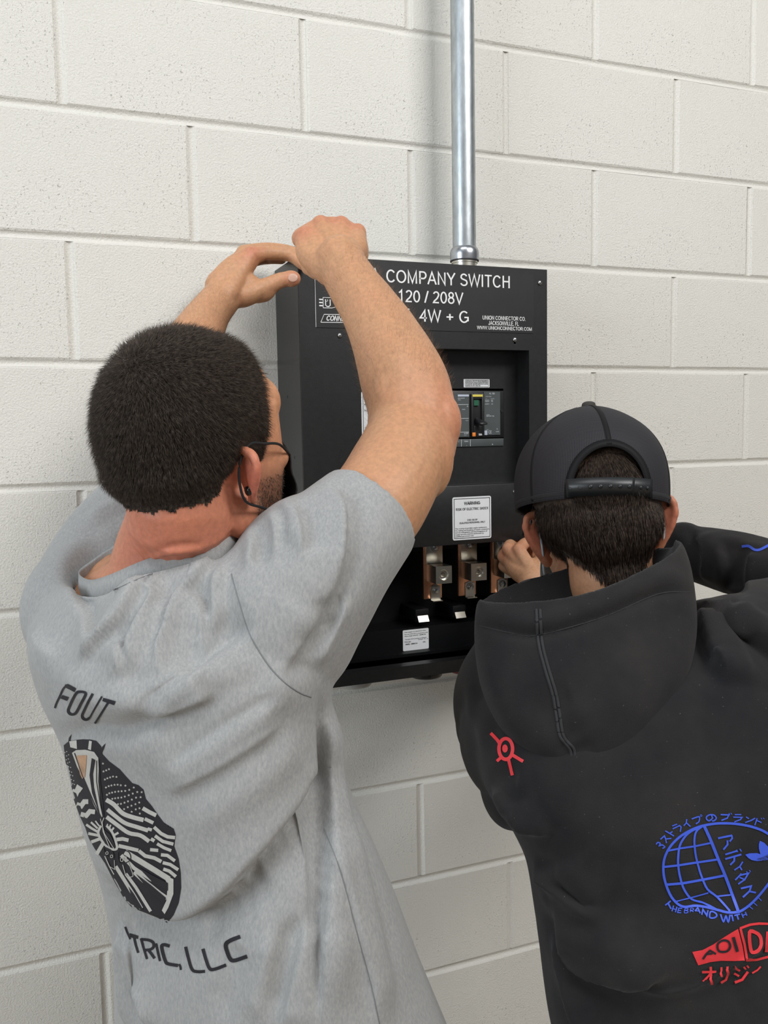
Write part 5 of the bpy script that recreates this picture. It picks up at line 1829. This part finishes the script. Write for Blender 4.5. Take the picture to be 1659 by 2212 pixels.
V, Fc, UV = [], [], []
for j in range(NT + 1):
    t = (j / NT) ** .93
    for i in range(NA):
        V.append(cap_pt(2 * math.pi * i / NA, min(t, .9985)))
keepf = []
for j in range(NT):
    for i in range(NA):
        az, t = 2 * math.pi * (i + .5) / NA, ((j + .5) / NT) ** .93
        if in_arch(az, t): continue
        k = (i + 1) % NA
        keepf.append((j * NA + i, j * NA + k, (j + 1) * NA + k, (j + 1) * NA + i))
# pull the ragged rim of the opening on to its true outline
V = np.array(V)
cnt = {}
for f in keepf:
    for i in range(4):
        e_ = tuple(sorted((f[i], f[(i + 1) % 4]))); cnt[e_] = cnt.get(e_, 0) + 1
rim = {i for e_, c in cnt.items() if c == 1 for i in e_ if NA <= i < NA * NT}
for i in rim:
    j, ii = divmod(i, NA)
    az = 2 * math.pi * ii / NA; a = (az + math.pi) % (2 * math.pi) - math.pi
    t = (j / NT) ** .93
    # nearest outline parameter
    best = min(((ARW * math.sin(p), ART * max(0, math.cos(p)) ** .9) for p in np.linspace(-math.pi / 2, math.pi / 2, 181)), key=lambda q: ((q[0] - a) * .09) ** 2 + ((q[1] - t) * CH) ** 2)
    V[i] = cap_pt(best[0], best[1])
cap = mesh_obj('cap', V, keepf, M['cap_mesh'], boy)
uvl = cap.data.uv_layers.new(name='weave')
pitch = .0021
for lp in cap.data.loops:
    j, ii = divmod(lp.vertex_index, NA)
    rad_ = .10 * (1 - (j / NT) ** 3) ** .62
    uvl.data[lp.index].uv = (ii / NA * 2 * math.pi * .098 / pitch, j / NT * CH * 1.25 / pitch + (ii % 2) * 0)
for p in cap.data.polygons:                      # close the seam of the weave
    us = [uvl.data[l].uv[0] for l in p.loop_indices]
    if max(us) - min(us) > 100:
        for l in p.loop_indices:
            if uvl.data[l].uv[0] < 50: uvl.data[l].uv[0] += 2 * math.pi * .098 / pitch
sm = cap.modifiers.new('thickness', 'SOLIDIFY'); sm.thickness = .0016; sm.offset = -1
# front panel (twill), button, piping, seams, strap, peak
a = Acc(); VV, FF = [], []
n1, n2 = 30, 20
for j in range(n2 + 1):
    for i in range(n1 + 1):
        az = math.pi + (i / n1 - .5) * 2 * .95
        VV.append(cap_pt(az, min(.97, j / n2 * .97), .0035))
for j in range(n2):
    for i in range(n1): k = j * (n1 + 1) + i; FF.append((k, k + 1, k + n1 + 2, k + n1 + 1))
fpn = a.add(VV, FF).obj('front_panel', M['cap_cloth'], cap, True); sm = fpn.modifiers.new('thickness', 'SOLIDIFY'); sm.thickness = .002
top = cap_pt(0, .9985)
a = Acc(); u_, v_ = CF * .0085, CR * .0085
a.loft([(top - CU * .003, u_, v_), (top + CU * .001, u_ * 1.05, v_ * 1.05), (top + CU * .004, u_ * .95, v_ * .95), (top + CU * .0058, u_ * .6, v_ * .6), (top + CU * .0062, u_ * .1, v_ * .1)], 2, 22)
a.obj('button', M['button'], cap, True)
def ribbon(name, pts, w0, material, off=.0012, thick=.0012):
    """Flat tape lying on the crown; pts are (az, t)."""
    a = Acc(); Q = [cap_pt(az, t, off) for az, t in pts]
    cc = CO + CU * .04
    VV, FF = [], []
    for i, p in enumerate(Q):
        t_ = nv(Q[min(i + 1, len(Q) - 1)] - Q[max(i - 1, 0)])
        n_ = nv(p - cc); s_ = nv(np.cross(t_, n_))
        VV += [p + s_ * w0, p - s_ * w0, p - s_ * w0 - n_ * thick, p + s_ * w0 - n_ * thick]
    for i in range(len(Q) - 1):
        for k in range(4): FF.append((4 * i + k, 4 * i + (k + 1) % 4, 4 * i + 4 + (k + 1) % 4, 4 * i + 4 + k))
    FF += [(3, 2, 1, 0), tuple(4 * (len(Q) - 1) + k for k in range(4))]
    return a.add(VV, FF).obj(name, material, cap, True)
ribbon('crown_seam', [(0, t) for t in np.linspace(ART, .985, 18)], .0030, M['cap_mesh'], .0006)
for az in (1.05, -1.05, 2.1, -2.1): ribbon('crown_seam', [(az, t) for t in np.linspace(0.02, .97, 22)], .0022, M['cap_mesh'], .0004)
ribbon('arch_binding', [(ARW * 1.03 * math.sin(p), ART * 1.03 * max(0, math.cos(p)) ** .9) for p in np.linspace(-math.pi / 2, math.pi / 2, 40)], .0046, M['cap_mesh'], .0006)
ribbon('sweatband', [(az, .035) for az in np.linspace(ARW, 2 * math.pi - ARW, 80)], .0042, M['cap_cloth'], .0003)
st1 = ribbon('strap', [(az, .088) for az in np.linspace(-ARW - .03, ARW + .03, 26)], .0105, M['strap'], .0030, .0020)
st2 = ribbon('strap_tongue', [(az, .088) for az in np.linspace(-ARW - .02, .26, 22)], .0095, M['strap'], .0052, .0018)
for i, az in enumerate(np.linspace(-.47, .20, 7)):
    p = cap_pt(az, .088, .0052); n_ = nv(p - CO - CU * .015)
    a = Acc(); a.cyl(p - n_ * .0002, n_, .0026, .0011 if i > 1 else .0003, 14, .0022)
    a.obj('snap', M['strap'] if i > 1 else M['black_ink'], cap, True)
for az in (.36, .46):
    p = cap_pt(az, .088, .0031); n_ = nv(p - CO - CU * .015)
    a = Acc(); a.cyl(p - n_ * .0002, n_, .0024, .0014, 14, .0020); a.obj('snap', M['strap'], cap, True)
# peak
VV, FF = [], []
n1, n2 = 24, 8
for lay in (0, -.0028):
    for j in range(n2 + 1):
        for i in range(n1 + 1):
            x = -1 + 2 * i / n1
            b_ = cap_pt(math.pi + x * .86, .03, .001)
            VV.append(b_ + CF * (j / n2) * .068 * (1 - .55 * x * x) - CU * ((j / n2) * .010 + .018 * x * x * (j / n2) - lay))
q = (n1 + 1) * (n2 + 1)
for j in range(n2):
    for i in range(n1):
        k = j * (n1 + 1) + i
        FF += [(k, k + 1, k + n1 + 2, k + n1 + 1), (q + k, q + k + n1 + 1, q + k + n1 + 2, q + k + 1)]
ed = [i for i in range(n1 + 1)] + [j * (n1 + 1) + n1 for j in range(1, n2 + 1)] + [n2 * (n1 + 1) + i for i in range(n1 - 1, -1, -1)] + [j * (n1 + 1) for j in range(n2 - 1, 0, -1)]
for i in range(len(ed)):
    j = (i + 1) % len(ed); FF.append((ed[i], q + ed[i], q + ed[j], ed[j]))
Acc().add(VV, FF).obj('peak', M['cap_cloth'], cap, True)

# ------------------------------------------------------------------ hoodie
acc = Acc()
rows_ = [(1395, 1085, 1668, 1.055, .55), (1450, 1055, 1720, 1.045, .58), (1540, 1045, 1760, 1.040, .60), (1620, 1040, 1785, 1.035, .62), (1700, 1066, 1810, 1.03, .62), (1770, 1112, 1835, 1.03, .62), (1850, 1148, 1862, 1.03, .62),
         (1950, 1166, 1885, 1.03, .62), (2050, 1180, 1905, 1.035, .62), (2130, 1190, 1925, 1.04, .62), (2212, 1204, 1940, 1.045, .62), (2330, 1235, 1950, 1.055, .62), (2380, 1250, 1945, 1.06, .6)]
th2 = math.radians(20)
secs = [(P(1340, 1325, 1.075), RB * .10, FB * .075)]
for y, xl, xr, d, k in rows_:
    w_ = (xr - xl) / 2 * d / FPX
    a_ = w_ / math.sqrt(math.cos(th2) ** 2 + (k * math.sin(th2)) ** 2)
    secs.append((P((xl + xr) / 2, y, d), RB * a_, FB * a_ * k))
acc.loft(secs, 5, 40, e=.9)
# left sleeve
acc.tube([P(1180, 1440, 1.06), P(1108, 1500, 1.12), P(1078, 1548, 1.24), P(1070, 1570, 1.35), P(1092, 1480, 1.42), P(1130, 1375, 1.485), P(1163, 1300, 1.525), P(1172, 1278, 1.535)],
         [.085, .074, .062, .057, .053, .046, .040, .037], 6, 28, round_ends=False)
acc.ell(P(1100, 1690, 1.09), (RT * .036, UP * .055, FW * .07))
acc.ell(P(1080, 1590, 1.08), (RT * .050, UP * .075, FW * .08))
# right sleeve
acc.tube([P(1560, 1450, 1.04), P(1648, 1378, 1.11), P(1752, 1300, 1.27), P(1645, 1236, 1.37), P(1545, 1206, 1.44), P(1470, 1190, 1.50), P(1436, 1180, 1.525)], [.090, .067, .057, .054, .050, .043, .038], 6, 28, round_ends=False)
acc.ell(P(1478, 1160, 1.47), (RT * .030, UP * .026, FW * .030))
HV, HF = remesh(acc, .0045, 8)
HV = noise_disp(HV, normals(HV, HF), .0022, 22, 11)
HV = folds(HV, HF, [
    ([(1170, 1870), (1250, 1930), (1340, 1960), (1430, 1990)], .016, -.010), ([(1160, 1900), (1220, 1990), (1300, 2040), (1400, 2070)], .018, .009), ([(1230, 2040), (1330, 2110), (1450, 2130), (1560, 2090), (1659, 2000)], .020, -.008),
    ([(1300, 2060), (1420, 2070), (1540, 2020), (1640, 1940)], .022, .008), ([(1180, 1960), (1240, 2080), (1300, 2140), (1400, 2180)], .020, -.007), ([(1190, 2050), (1240, 2150), (1300, 2212)], .02, .007),
    ([(1200, 1850), (1300, 1940), (1420, 1985), (1530, 1975), (1640, 1900)], .014, .006), ([(1480, 1945), (1540, 1950), (1600, 1920)], .008, -.004), ([(1380, 2180), (1500, 2150), (1640, 2080)], .018, .006),
    ([(1090, 1640), (1110, 1700), (1150, 1750)], .014, -.007), ([(1075, 1720), (1110, 1760), (1165, 1770)], .011, .006), ([(1060, 1660), (1100, 1730), (1160, 1790)], .011, -.006), ([(1120, 1790), (1160, 1800), (1215, 1790)], .010, -.005),
    ([(1010, 1490), (1030, 1560), (1060, 1620)], .013, .005), ([(1030, 1470), (1050, 1540), (1080, 1590)], .012, -.005),
    ([(1505, 1340), (1530, 1400), (1550, 1440)], .012, -.007), ([(1525, 1325), (1580, 1340), (1659, 1330)], .016, .007), ([(1590, 1285), (1560, 1320), (1575, 1360)], .012, -.006), ([(1520, 1335), (1560, 1395), (1600, 1480)], .014, .006),
    ([(1500, 1150), (1520, 1200), (1515, 1255)], .010, -.006), ([(1545, 1160), (1560, 1220), (1550, 1280)], .010, .004), ([(1600, 1160), (1590, 1230), (1600, 1290)], .012, -.005), ([(1450, 1130), (1490, 1140), (1520, 1160)], .008, .004),
    ([(1560, 1160), (1620, 1175), (1659, 1185)], .010, .003)])
HV = steps(HV, HF, [(a_, b_ * 1.7, c_, d_) for a_, b_, c_, d_ in [
    ([(1155, 1850), (1180, 1900), (1222, 1945), (1262, 1972), (1320, 1995)], .014, .045, .006), ([(1186, 1925), (1222, 2020), (1270, 2078), (1338, 2098), (1397, 2088), (1480, 2055)], .012, .05, .006),
    ([(1340, 2118), (1437, 2138), (1516, 2114), (1620, 2048), (1670, 2000)], .011, .05, .007), ([(1196, 2000), (1212, 2100), (1250, 2200), (1290, 2240)], .010, .04, .005),
    ([(1502, 1320), (1524, 1372), (1548, 1430), (1560, 1480)], .016, .03, .005), ([(1530, 1322), (1570, 1352), (1630, 1362)], .008, .03, .005), ([(1590, 1290), (1572, 1330), (1585, 1375)], -.006, .02, .004),
    ([(1066, 1690), (1090, 1745), (1128, 1772), (1175, 1775)], .010, .03, .005), ([(1105, 1778), (1150, 1795), (1205, 1790)], .008, .025, .004), ([(1505, 1150), (1522, 1205), (1518, 1255)], .008, .02, .004), ([(1560, 1165), (1572, 1225), (1565, 1285)], -.006, .02, .004),
    ([(1625, 1185), (1615, 1240), (1622, 1290)], .006, .02, .004)]])
HV = relax(HV, HF, 2)
hood_t = mesh_obj('hoodie', HV, HF, M['fleece'], boy)
# hood lying on the back: a pouch with a rolled edge round the neck
acc = Acc()
hs = [((1050, 1264), (1462, 1152), 1.016, .058), ((1030, 1300), (1486, 1214), 1.010, .066), ((1024, 1362), (1500, 1318), 1.000, .070), ((1028, 1430), (1492, 1400), .992, .076), ((1042, 1500), (1462, 1480), .988, .080), ((1078, 1572), (1412, 1562), .985, .074), ((1135, 1632), (1362, 1625), .985, .055), ((1195, 1672), (1318, 1668), .985, .036), ((1240, 1694), (1290, 1692), .988, .018)]
secs = []
for l, r_, d, dp in hs:
    pl, pr_ = P(*l, d + .012), P(*r_, d + .004)
    c = (pl + pr_) / 2
    secs.append((c, (pr_ - pl) / 2, nv(FW * np.array([1, 1, 0])) * dp))
acc.loft(secs, 6, 44, e=.85)
GV, GF = remesh(acc, .0042, 8)
GV = noise_disp(GV, normals(GV, GF), .0016, 24, 21)
# sink the top inside the rim
ct, ht, ft_ = secs[1][0], secs[1][1], secs[1][2]
da = (GV - ct) @ ht / (ht @ ht); db = (GV - ct) @ ft_ / (ft_ @ ft_)
rho = np.sqrt(da ** 2 + db ** 2)
gn = normals(GV, GF)
topm = np.clip((gn[:, 2] - .35) / .3, 0, 1) * np.clip((.93 - rho) / .14, 0, 1)
GV[:, 2] -= .10 * topm
far = np.clip((db - .1) / .5, 0, 1) * np.clip((gn[:, 2] - .2) / .4, 0, 1)
GV[:, 2] -= .05 * far * (1 - topm)
# hollow top: the cloth rolls over its edge and sinks towards the neck
e0, e1 = P(1030, 1318, 1.05), P(1492, 1245, 1.05)
GV = relax(GV, GF, 14)
GV = folds(GV, GF, [
    ([(1034, 1322), (1160, 1340), (1300, 1300), (1420, 1246), (1480, 1250)], .011, .0060), ([(1034, 1352), (1160, 1372), (1300, 1334), (1420, 1284), (1494, 1278)], .0055, -.0065),
    ([(1180, 1520), (1215, 1570), (1250, 1600)], .018, -.006), ([(1225, 1560), (1300, 1530), (1360, 1480)], .022, .005), ([(1060, 1400), (1080, 1500), (1130, 1590)], .02, .004), ([(1130, 1540), (1200, 1510), (1235, 1500)], .014, -.005),
    ([(1205, 1610), (1235, 1625), (1290, 1610)], .010, -.004)])
hood = mesh_obj('hood', GV, GF, M['fleece'], hood_t)
gb = tree(GV, GF)
for dx in (-4, 4):
    seam('hood_seam', [(1163 + dx, 1318), (1167 + dx, 1385), (1180 + dx, 1440), (1198 + dx, 1500), (1206 + dx, 1545), (1214 + dx, 1590), (1236 + dx, 1618), (1240 + dx, 1650), (1262 + dx, 1690)], gb, .0017, M['fleece_seam'], hood)
seam('edge_stitching', [(1036, 1352), (1100, 1366), (1160, 1372), (1300, 1334), (1420, 1284), (1492, 1279)], gb, .0006, M['fleece_seam'], hood)
# cuff
def cuff(p0, p1, r0, r1, parent):
    a = Acc(); a.tube([p0, p1], [r0, r1], 3, 28, round_ends=False)
    return a.obj('cuff', M['fleece'], parent, True)
cuff(P(1160, 1300, 1.525), P(1156, 1272, 1.540), .041, .0375, hood_t)
cuff(P(1480, 1192, 1.49), P(1430, 1178, 1.528), .0435, .036, hood_t)

# prints
ps = Print(HV, HF)
g = lambda p: xf(p, 1400, 1720, 6.405)
GLn = lambda pts, w: ('line', g(pts), w / 6.405)
ps.make('globe_print', [
    GLn([(1760, 590), (1659, 520), (1560, 465), (1400, 412), (1200, 378), (1000, 372), (850, 386), (700, 420), (560, 480), (430, 562), (320, 670), (250, 785), (215, 900), (210, 1030), (228, 1150), (270, 1280), (330, 1400), (420, 1496), (510, 1530), (640, 1516), (780, 1532), (950, 1572), (1100, 1608), (1240, 1602), (1330, 1555), (1450, 1452), (1560, 1332), (1659, 1205), (1740, 1080)], 34),
    GLn([(690, 436), (600, 475), (510, 550), (435, 680), (412, 850), (420, 1000), (450, 1150), (500, 1290), (600, 1418), (760, 1472), (950, 1572)], 30), GLn([(745, 412), (665, 480), (636, 600), (650, 780), (682, 930), (732, 1100), (815, 1280), (950, 1392), (1130, 1592)], 28),
    GLn([(765, 395), (860, 600), (960, 850), (1060, 1090), (1150, 1330), (1240, 1595)], 42), GLn([(262, 752), (450, 715), (640, 688), (872, 640)], 26), GLn([(218, 972), (420, 950), (680, 910), (962, 868)], 30), GLn([(245, 1218), (470, 1200), (760, 1150), (1050, 1092)], 34),
    GLn([(385, 1452), (560, 1405), (830, 1332)], 18), GLn([(930, 1386), (1155, 1362)], 24)], M['blue_print'], hood_t, .0009)
KW = 30
GLk = lambda pts, w: ('line', g(pts), w * .80 / 6.405)
ps.make('globe_lettering', [
    GLk([(962, 578), (1156, 538)], 34), GLk([(1150, 534), (1158, 578), (1122, 622)], 30), GLk([(1092, 606), (1094, 664), (1036, 734)], 32),
    GLk([(1062, 800), (1220, 752)], 30), GLk([(1062, 864), (1285, 800)], 32), GLk([(1188, 830), (1186, 890), (1130, 946)], 32), GLk([(1215, 735), (1235, 765)], 20), GLk([(1262, 722), (1284, 756)], 20),
    GLk([(1305, 900), (1262, 968), (1188, 1018)], 26), GLk([(1262, 965), (1292, 1018)], 26),
    GLk([(1286, 1066), (1246, 1110), (1200, 1156)], 28), GLk([(1270, 1088), (1382, 1062), (1330, 1150), (1242, 1212)], 28), GLk([(1262, 1120), (1322, 1146)], 24), GLk([(1355, 1035), (1372, 1060)], 16), GLk([(1395, 1018), (1412, 1042)], 16),
    GLk([(1278, 1274), (1418, 1240), (1396, 1310), (1306, 1396)], 32), GLk([(1388, 1312), (1484, 1330)], 30),
    GLk([(108, 662), (132, 634), (166, 648), (152, 680), (192, 668), (228, 696), (196, 716)], 22), GLk([(168, 592), (222, 544), (238, 580), (250, 644)], 22), GLk([(240, 588), (318, 578)], 22), GLk([(234, 474), (356, 546)], 22), GLk([(292, 512), (336, 484)], 20),
    GLk([(330, 408), (398, 382)], 20), GLk([(336, 448), (432, 402), (452, 422), (440, 488)], 22), GLk([(532, 314), (522, 370), (488, 406)], 22), GLk([(524, 362), (582, 416)], 22), GLk([(598, 312), (694, 280), (708, 306), (696, 350), (656, 380)], 22), GLk([(716, 262), (730, 252), (742, 266), (728, 278), (716, 262)], 9),
    GLk([(872, 262), (884, 300), (842, 336), (808, 318), (804, 282), (850, 254), (910, 260), (938, 300), (912, 334), (878, 340)], 24), GLk([(998, 252), (1112, 256), (1090, 300), (1008, 332)], 24), GLk([(1110, 232), (1128, 256)], 14), GLk([(1138, 228), (1154, 250)], 14),
    GLk([(1194, 252), (1284, 252)], 20), GLk([(1172, 286), (1294, 290), (1272, 320), (1188, 352)], 22), GLk([(1348, 284), (1388, 308)], 20), GLk([(1336, 362), (1422, 330), (1474, 300)], 22), GLk([(1502, 302), (1470, 398)], 22), GLk([(1500, 334), (1562, 362)], 20), GLk([(1556, 298), (1570, 318)], 12), GLk([(1584, 296), (1600, 314)], 12),
    GLk([(238, 1506), (312, 1444)], 26), GLk([(276, 1476), (318, 1556)], 28), GLk([(352, 1510), (330, 1590)], 22), GLk([(398, 1526), (378, 1604)], 22), GLk([(340, 1552), (390, 1568)], 18), GLk([(470, 1552), (424, 1546), (408, 1608), (456, 1612)], 18), GLk([(416, 1578), (454, 1582)], 16),
    GLk([(512, 1556), (500, 1612), (545, 1610), (548, 1588), (508, 1582), (546, 1572), (548, 1556), (512, 1556)], 14), GLk([(580, 1606), (588, 1552), (622, 1554), (624, 1576), (586, 1580), (628, 1600)], 14),
    GLk([(648, 1592), (686, 1544), (722, 1622)], 26), GLk([(662, 1588), (708, 1592)], 18), GLk([(742, 1642), (758, 1568), (812, 1652), (830, 1580)], 26), GLk([(866, 1600), (852, 1674), (908, 1684), (950, 1652), (924, 1612), (866, 1600)], 28),
    GLk([(1002, 1634), (1040, 1732), (1074, 1660), (1106, 1736), (1132, 1640)], 28), GLk([(1152, 1640), (1172, 1726)], 28), GLk([(1188, 1652), (1262, 1630)], 24), GLk([(1224, 1644), (1242, 1706)], 26), GLk([(1284, 1622), (1308, 1682)], 22), GLk([(1334, 1600), (1356, 1652)], 22), GLk([(1298, 1652), (1344, 1630)], 18),
    GLk([(1392, 1520), (1440, 1560)], 16), GLk([(1450, 1470), (1500, 1510)], 16), GLk([(1520, 1400), (1560, 1440)], 16)], M['blue_print'], hood_t, .0009, 4)
ps.make('leaf_print', [('poly', g([(1540, 612), (1600, 640), (1680, 720), (1690, 790), (1640, 830), (1580, 815), (1545, 790), (1526, 720), (1526, 660)])), ('poly', g([(1338, 802), (1400, 784), (1500, 782), (1560, 800), (1640, 838), (1660, 870), (1600, 884), (1500, 892), (1430, 880), (1380, 850)])),
    ('poly', g([(1700, 720), (1760, 640), (1830, 612), (1830, 720), (1790, 800), (1720, 830), (1690, 800)]))], M['blue_print'], hood_t, .0009)
ps.make('leaf_stripes', [GLn([(1530, 872), (1600, 850), (1690, 806)], 7), GLn([(1500, 862), (1580, 838), (1690, 780)], 7), GLn([(1560, 884), (1620, 862), (1700, 832)], 7)], M['fleece'], hood_t, .0016)
g2 = lambda p: xf(p, 1400, 1950, 6.405)
RL = lambda pts, w: ('line', g2(pts), w / 6.405)
rb = ps.make('banner_print', [('poly', g2([(610, 676), (750, 650), (900, 572), (1050, 470), (1180, 390), (1240, 356), (1300, 590), (1338, 800), (1200, 800), (1000, 795), (850, 815), (690, 860)])),
    RL([(1262, 352), (1400, 304), (1520, 288), (1800, 290)], 34), RL([(1270, 350), (1326, 560), (1366, 780)], 34), RL([(1350, 786), (1500, 780), (1660, 740), (1780, 700)], 34),
    RL([(1394, 408), (1424, 664), (1510, 664), (1556, 590), (1546, 480), (1486, 416), (1394, 408)], 48), ('poly', g2([(1625, 400), (1690, 395), (1760, 670), (1700, 675), (1690, 610), (1660, 612), (1650, 676), (1605, 676)]))], M['red_print'], hood_t, .0009)
ps.make('banner_lettering', [RL([(752, 770), (800, 700), (850, 652), (932, 698)], 28), RL([(806, 700), (882, 694)], 22), RL([(955, 565), (972, 656), (1076, 660), (1126, 596), (1100, 524), (1022, 512), (955, 565)], 30), RL([(1168, 464), (1226, 664)], 42)], M['dark_print'], rb, .0016)
ps.make('banner_script', [RL([(738, 942), (936, 940)], 34), RL([(856, 868), (870, 1112)], 34), RL([(862, 956), (756, 1080)], 32), RL([(1004, 874), (1008, 1004)], 28), RL([(1090, 868), (1094, 960), (1064, 1048), (996, 1090)], 34),
    RL([(1192, 886), (1256, 926)], 30), RL([(1174, 956), (1246, 1002)], 30), RL([(1188, 1090), (1290, 1050), (1368, 940)], 36), RL([(1310, 868), (1340, 908)], 22), RL([(1350, 846), (1380, 886)], 22), RL([(1428, 962), (1500, 920), (1546, 870)], 24)], M['red_print'], hood_t, .0018, 2.5)
s3 = lambda p: xf(p, 1000, 1400, 2.5175)
ps.make('shoulder_print', [('line', s3([(236 + 37 * math.cos(t), 548 + 56 * math.sin(t)) for t in np.linspace(0, 2 * np.pi, 25)]), 7.5), ('poly', s3([(232 + 15 * math.cos(t), 546 + 22 * math.sin(t)) for t in np.linspace(0, 2 * np.pi, 17)[:-1]])),
    ('line', s3([(154, 464), (190, 500), (206, 524)]), 7), ('line', s3([(216, 590), (188, 614)]), 6.5), ('line', s3([(250, 602), (272, 692)]), 7), ('line', s3([(268, 578), (330, 616)]), 7)], M['red_print'], hood_t, .0009, 5)
s4 = lambda p: xf(p, 1060, 820, 2.7696)
ps.make('sleeve_print', [('line', s4([(1504, 1000), (1545, 998), (1580, 1020), (1610, 1020), (1659, 996), (1690, 985)]), 5.5)], M['blue_print'], hood_t, .0009, 5)
legs(boy, P(1570, 2260, 1.06) + np.array([0, 0, -.10]), 18, [P(1480, 2212, 1.07) * [1, 1, 0] + [-.03, .10, 0], P(1690, 2212, 1.07) * [1, 1, 0] + [.02, .02, 0]])
boy.location = boy.location
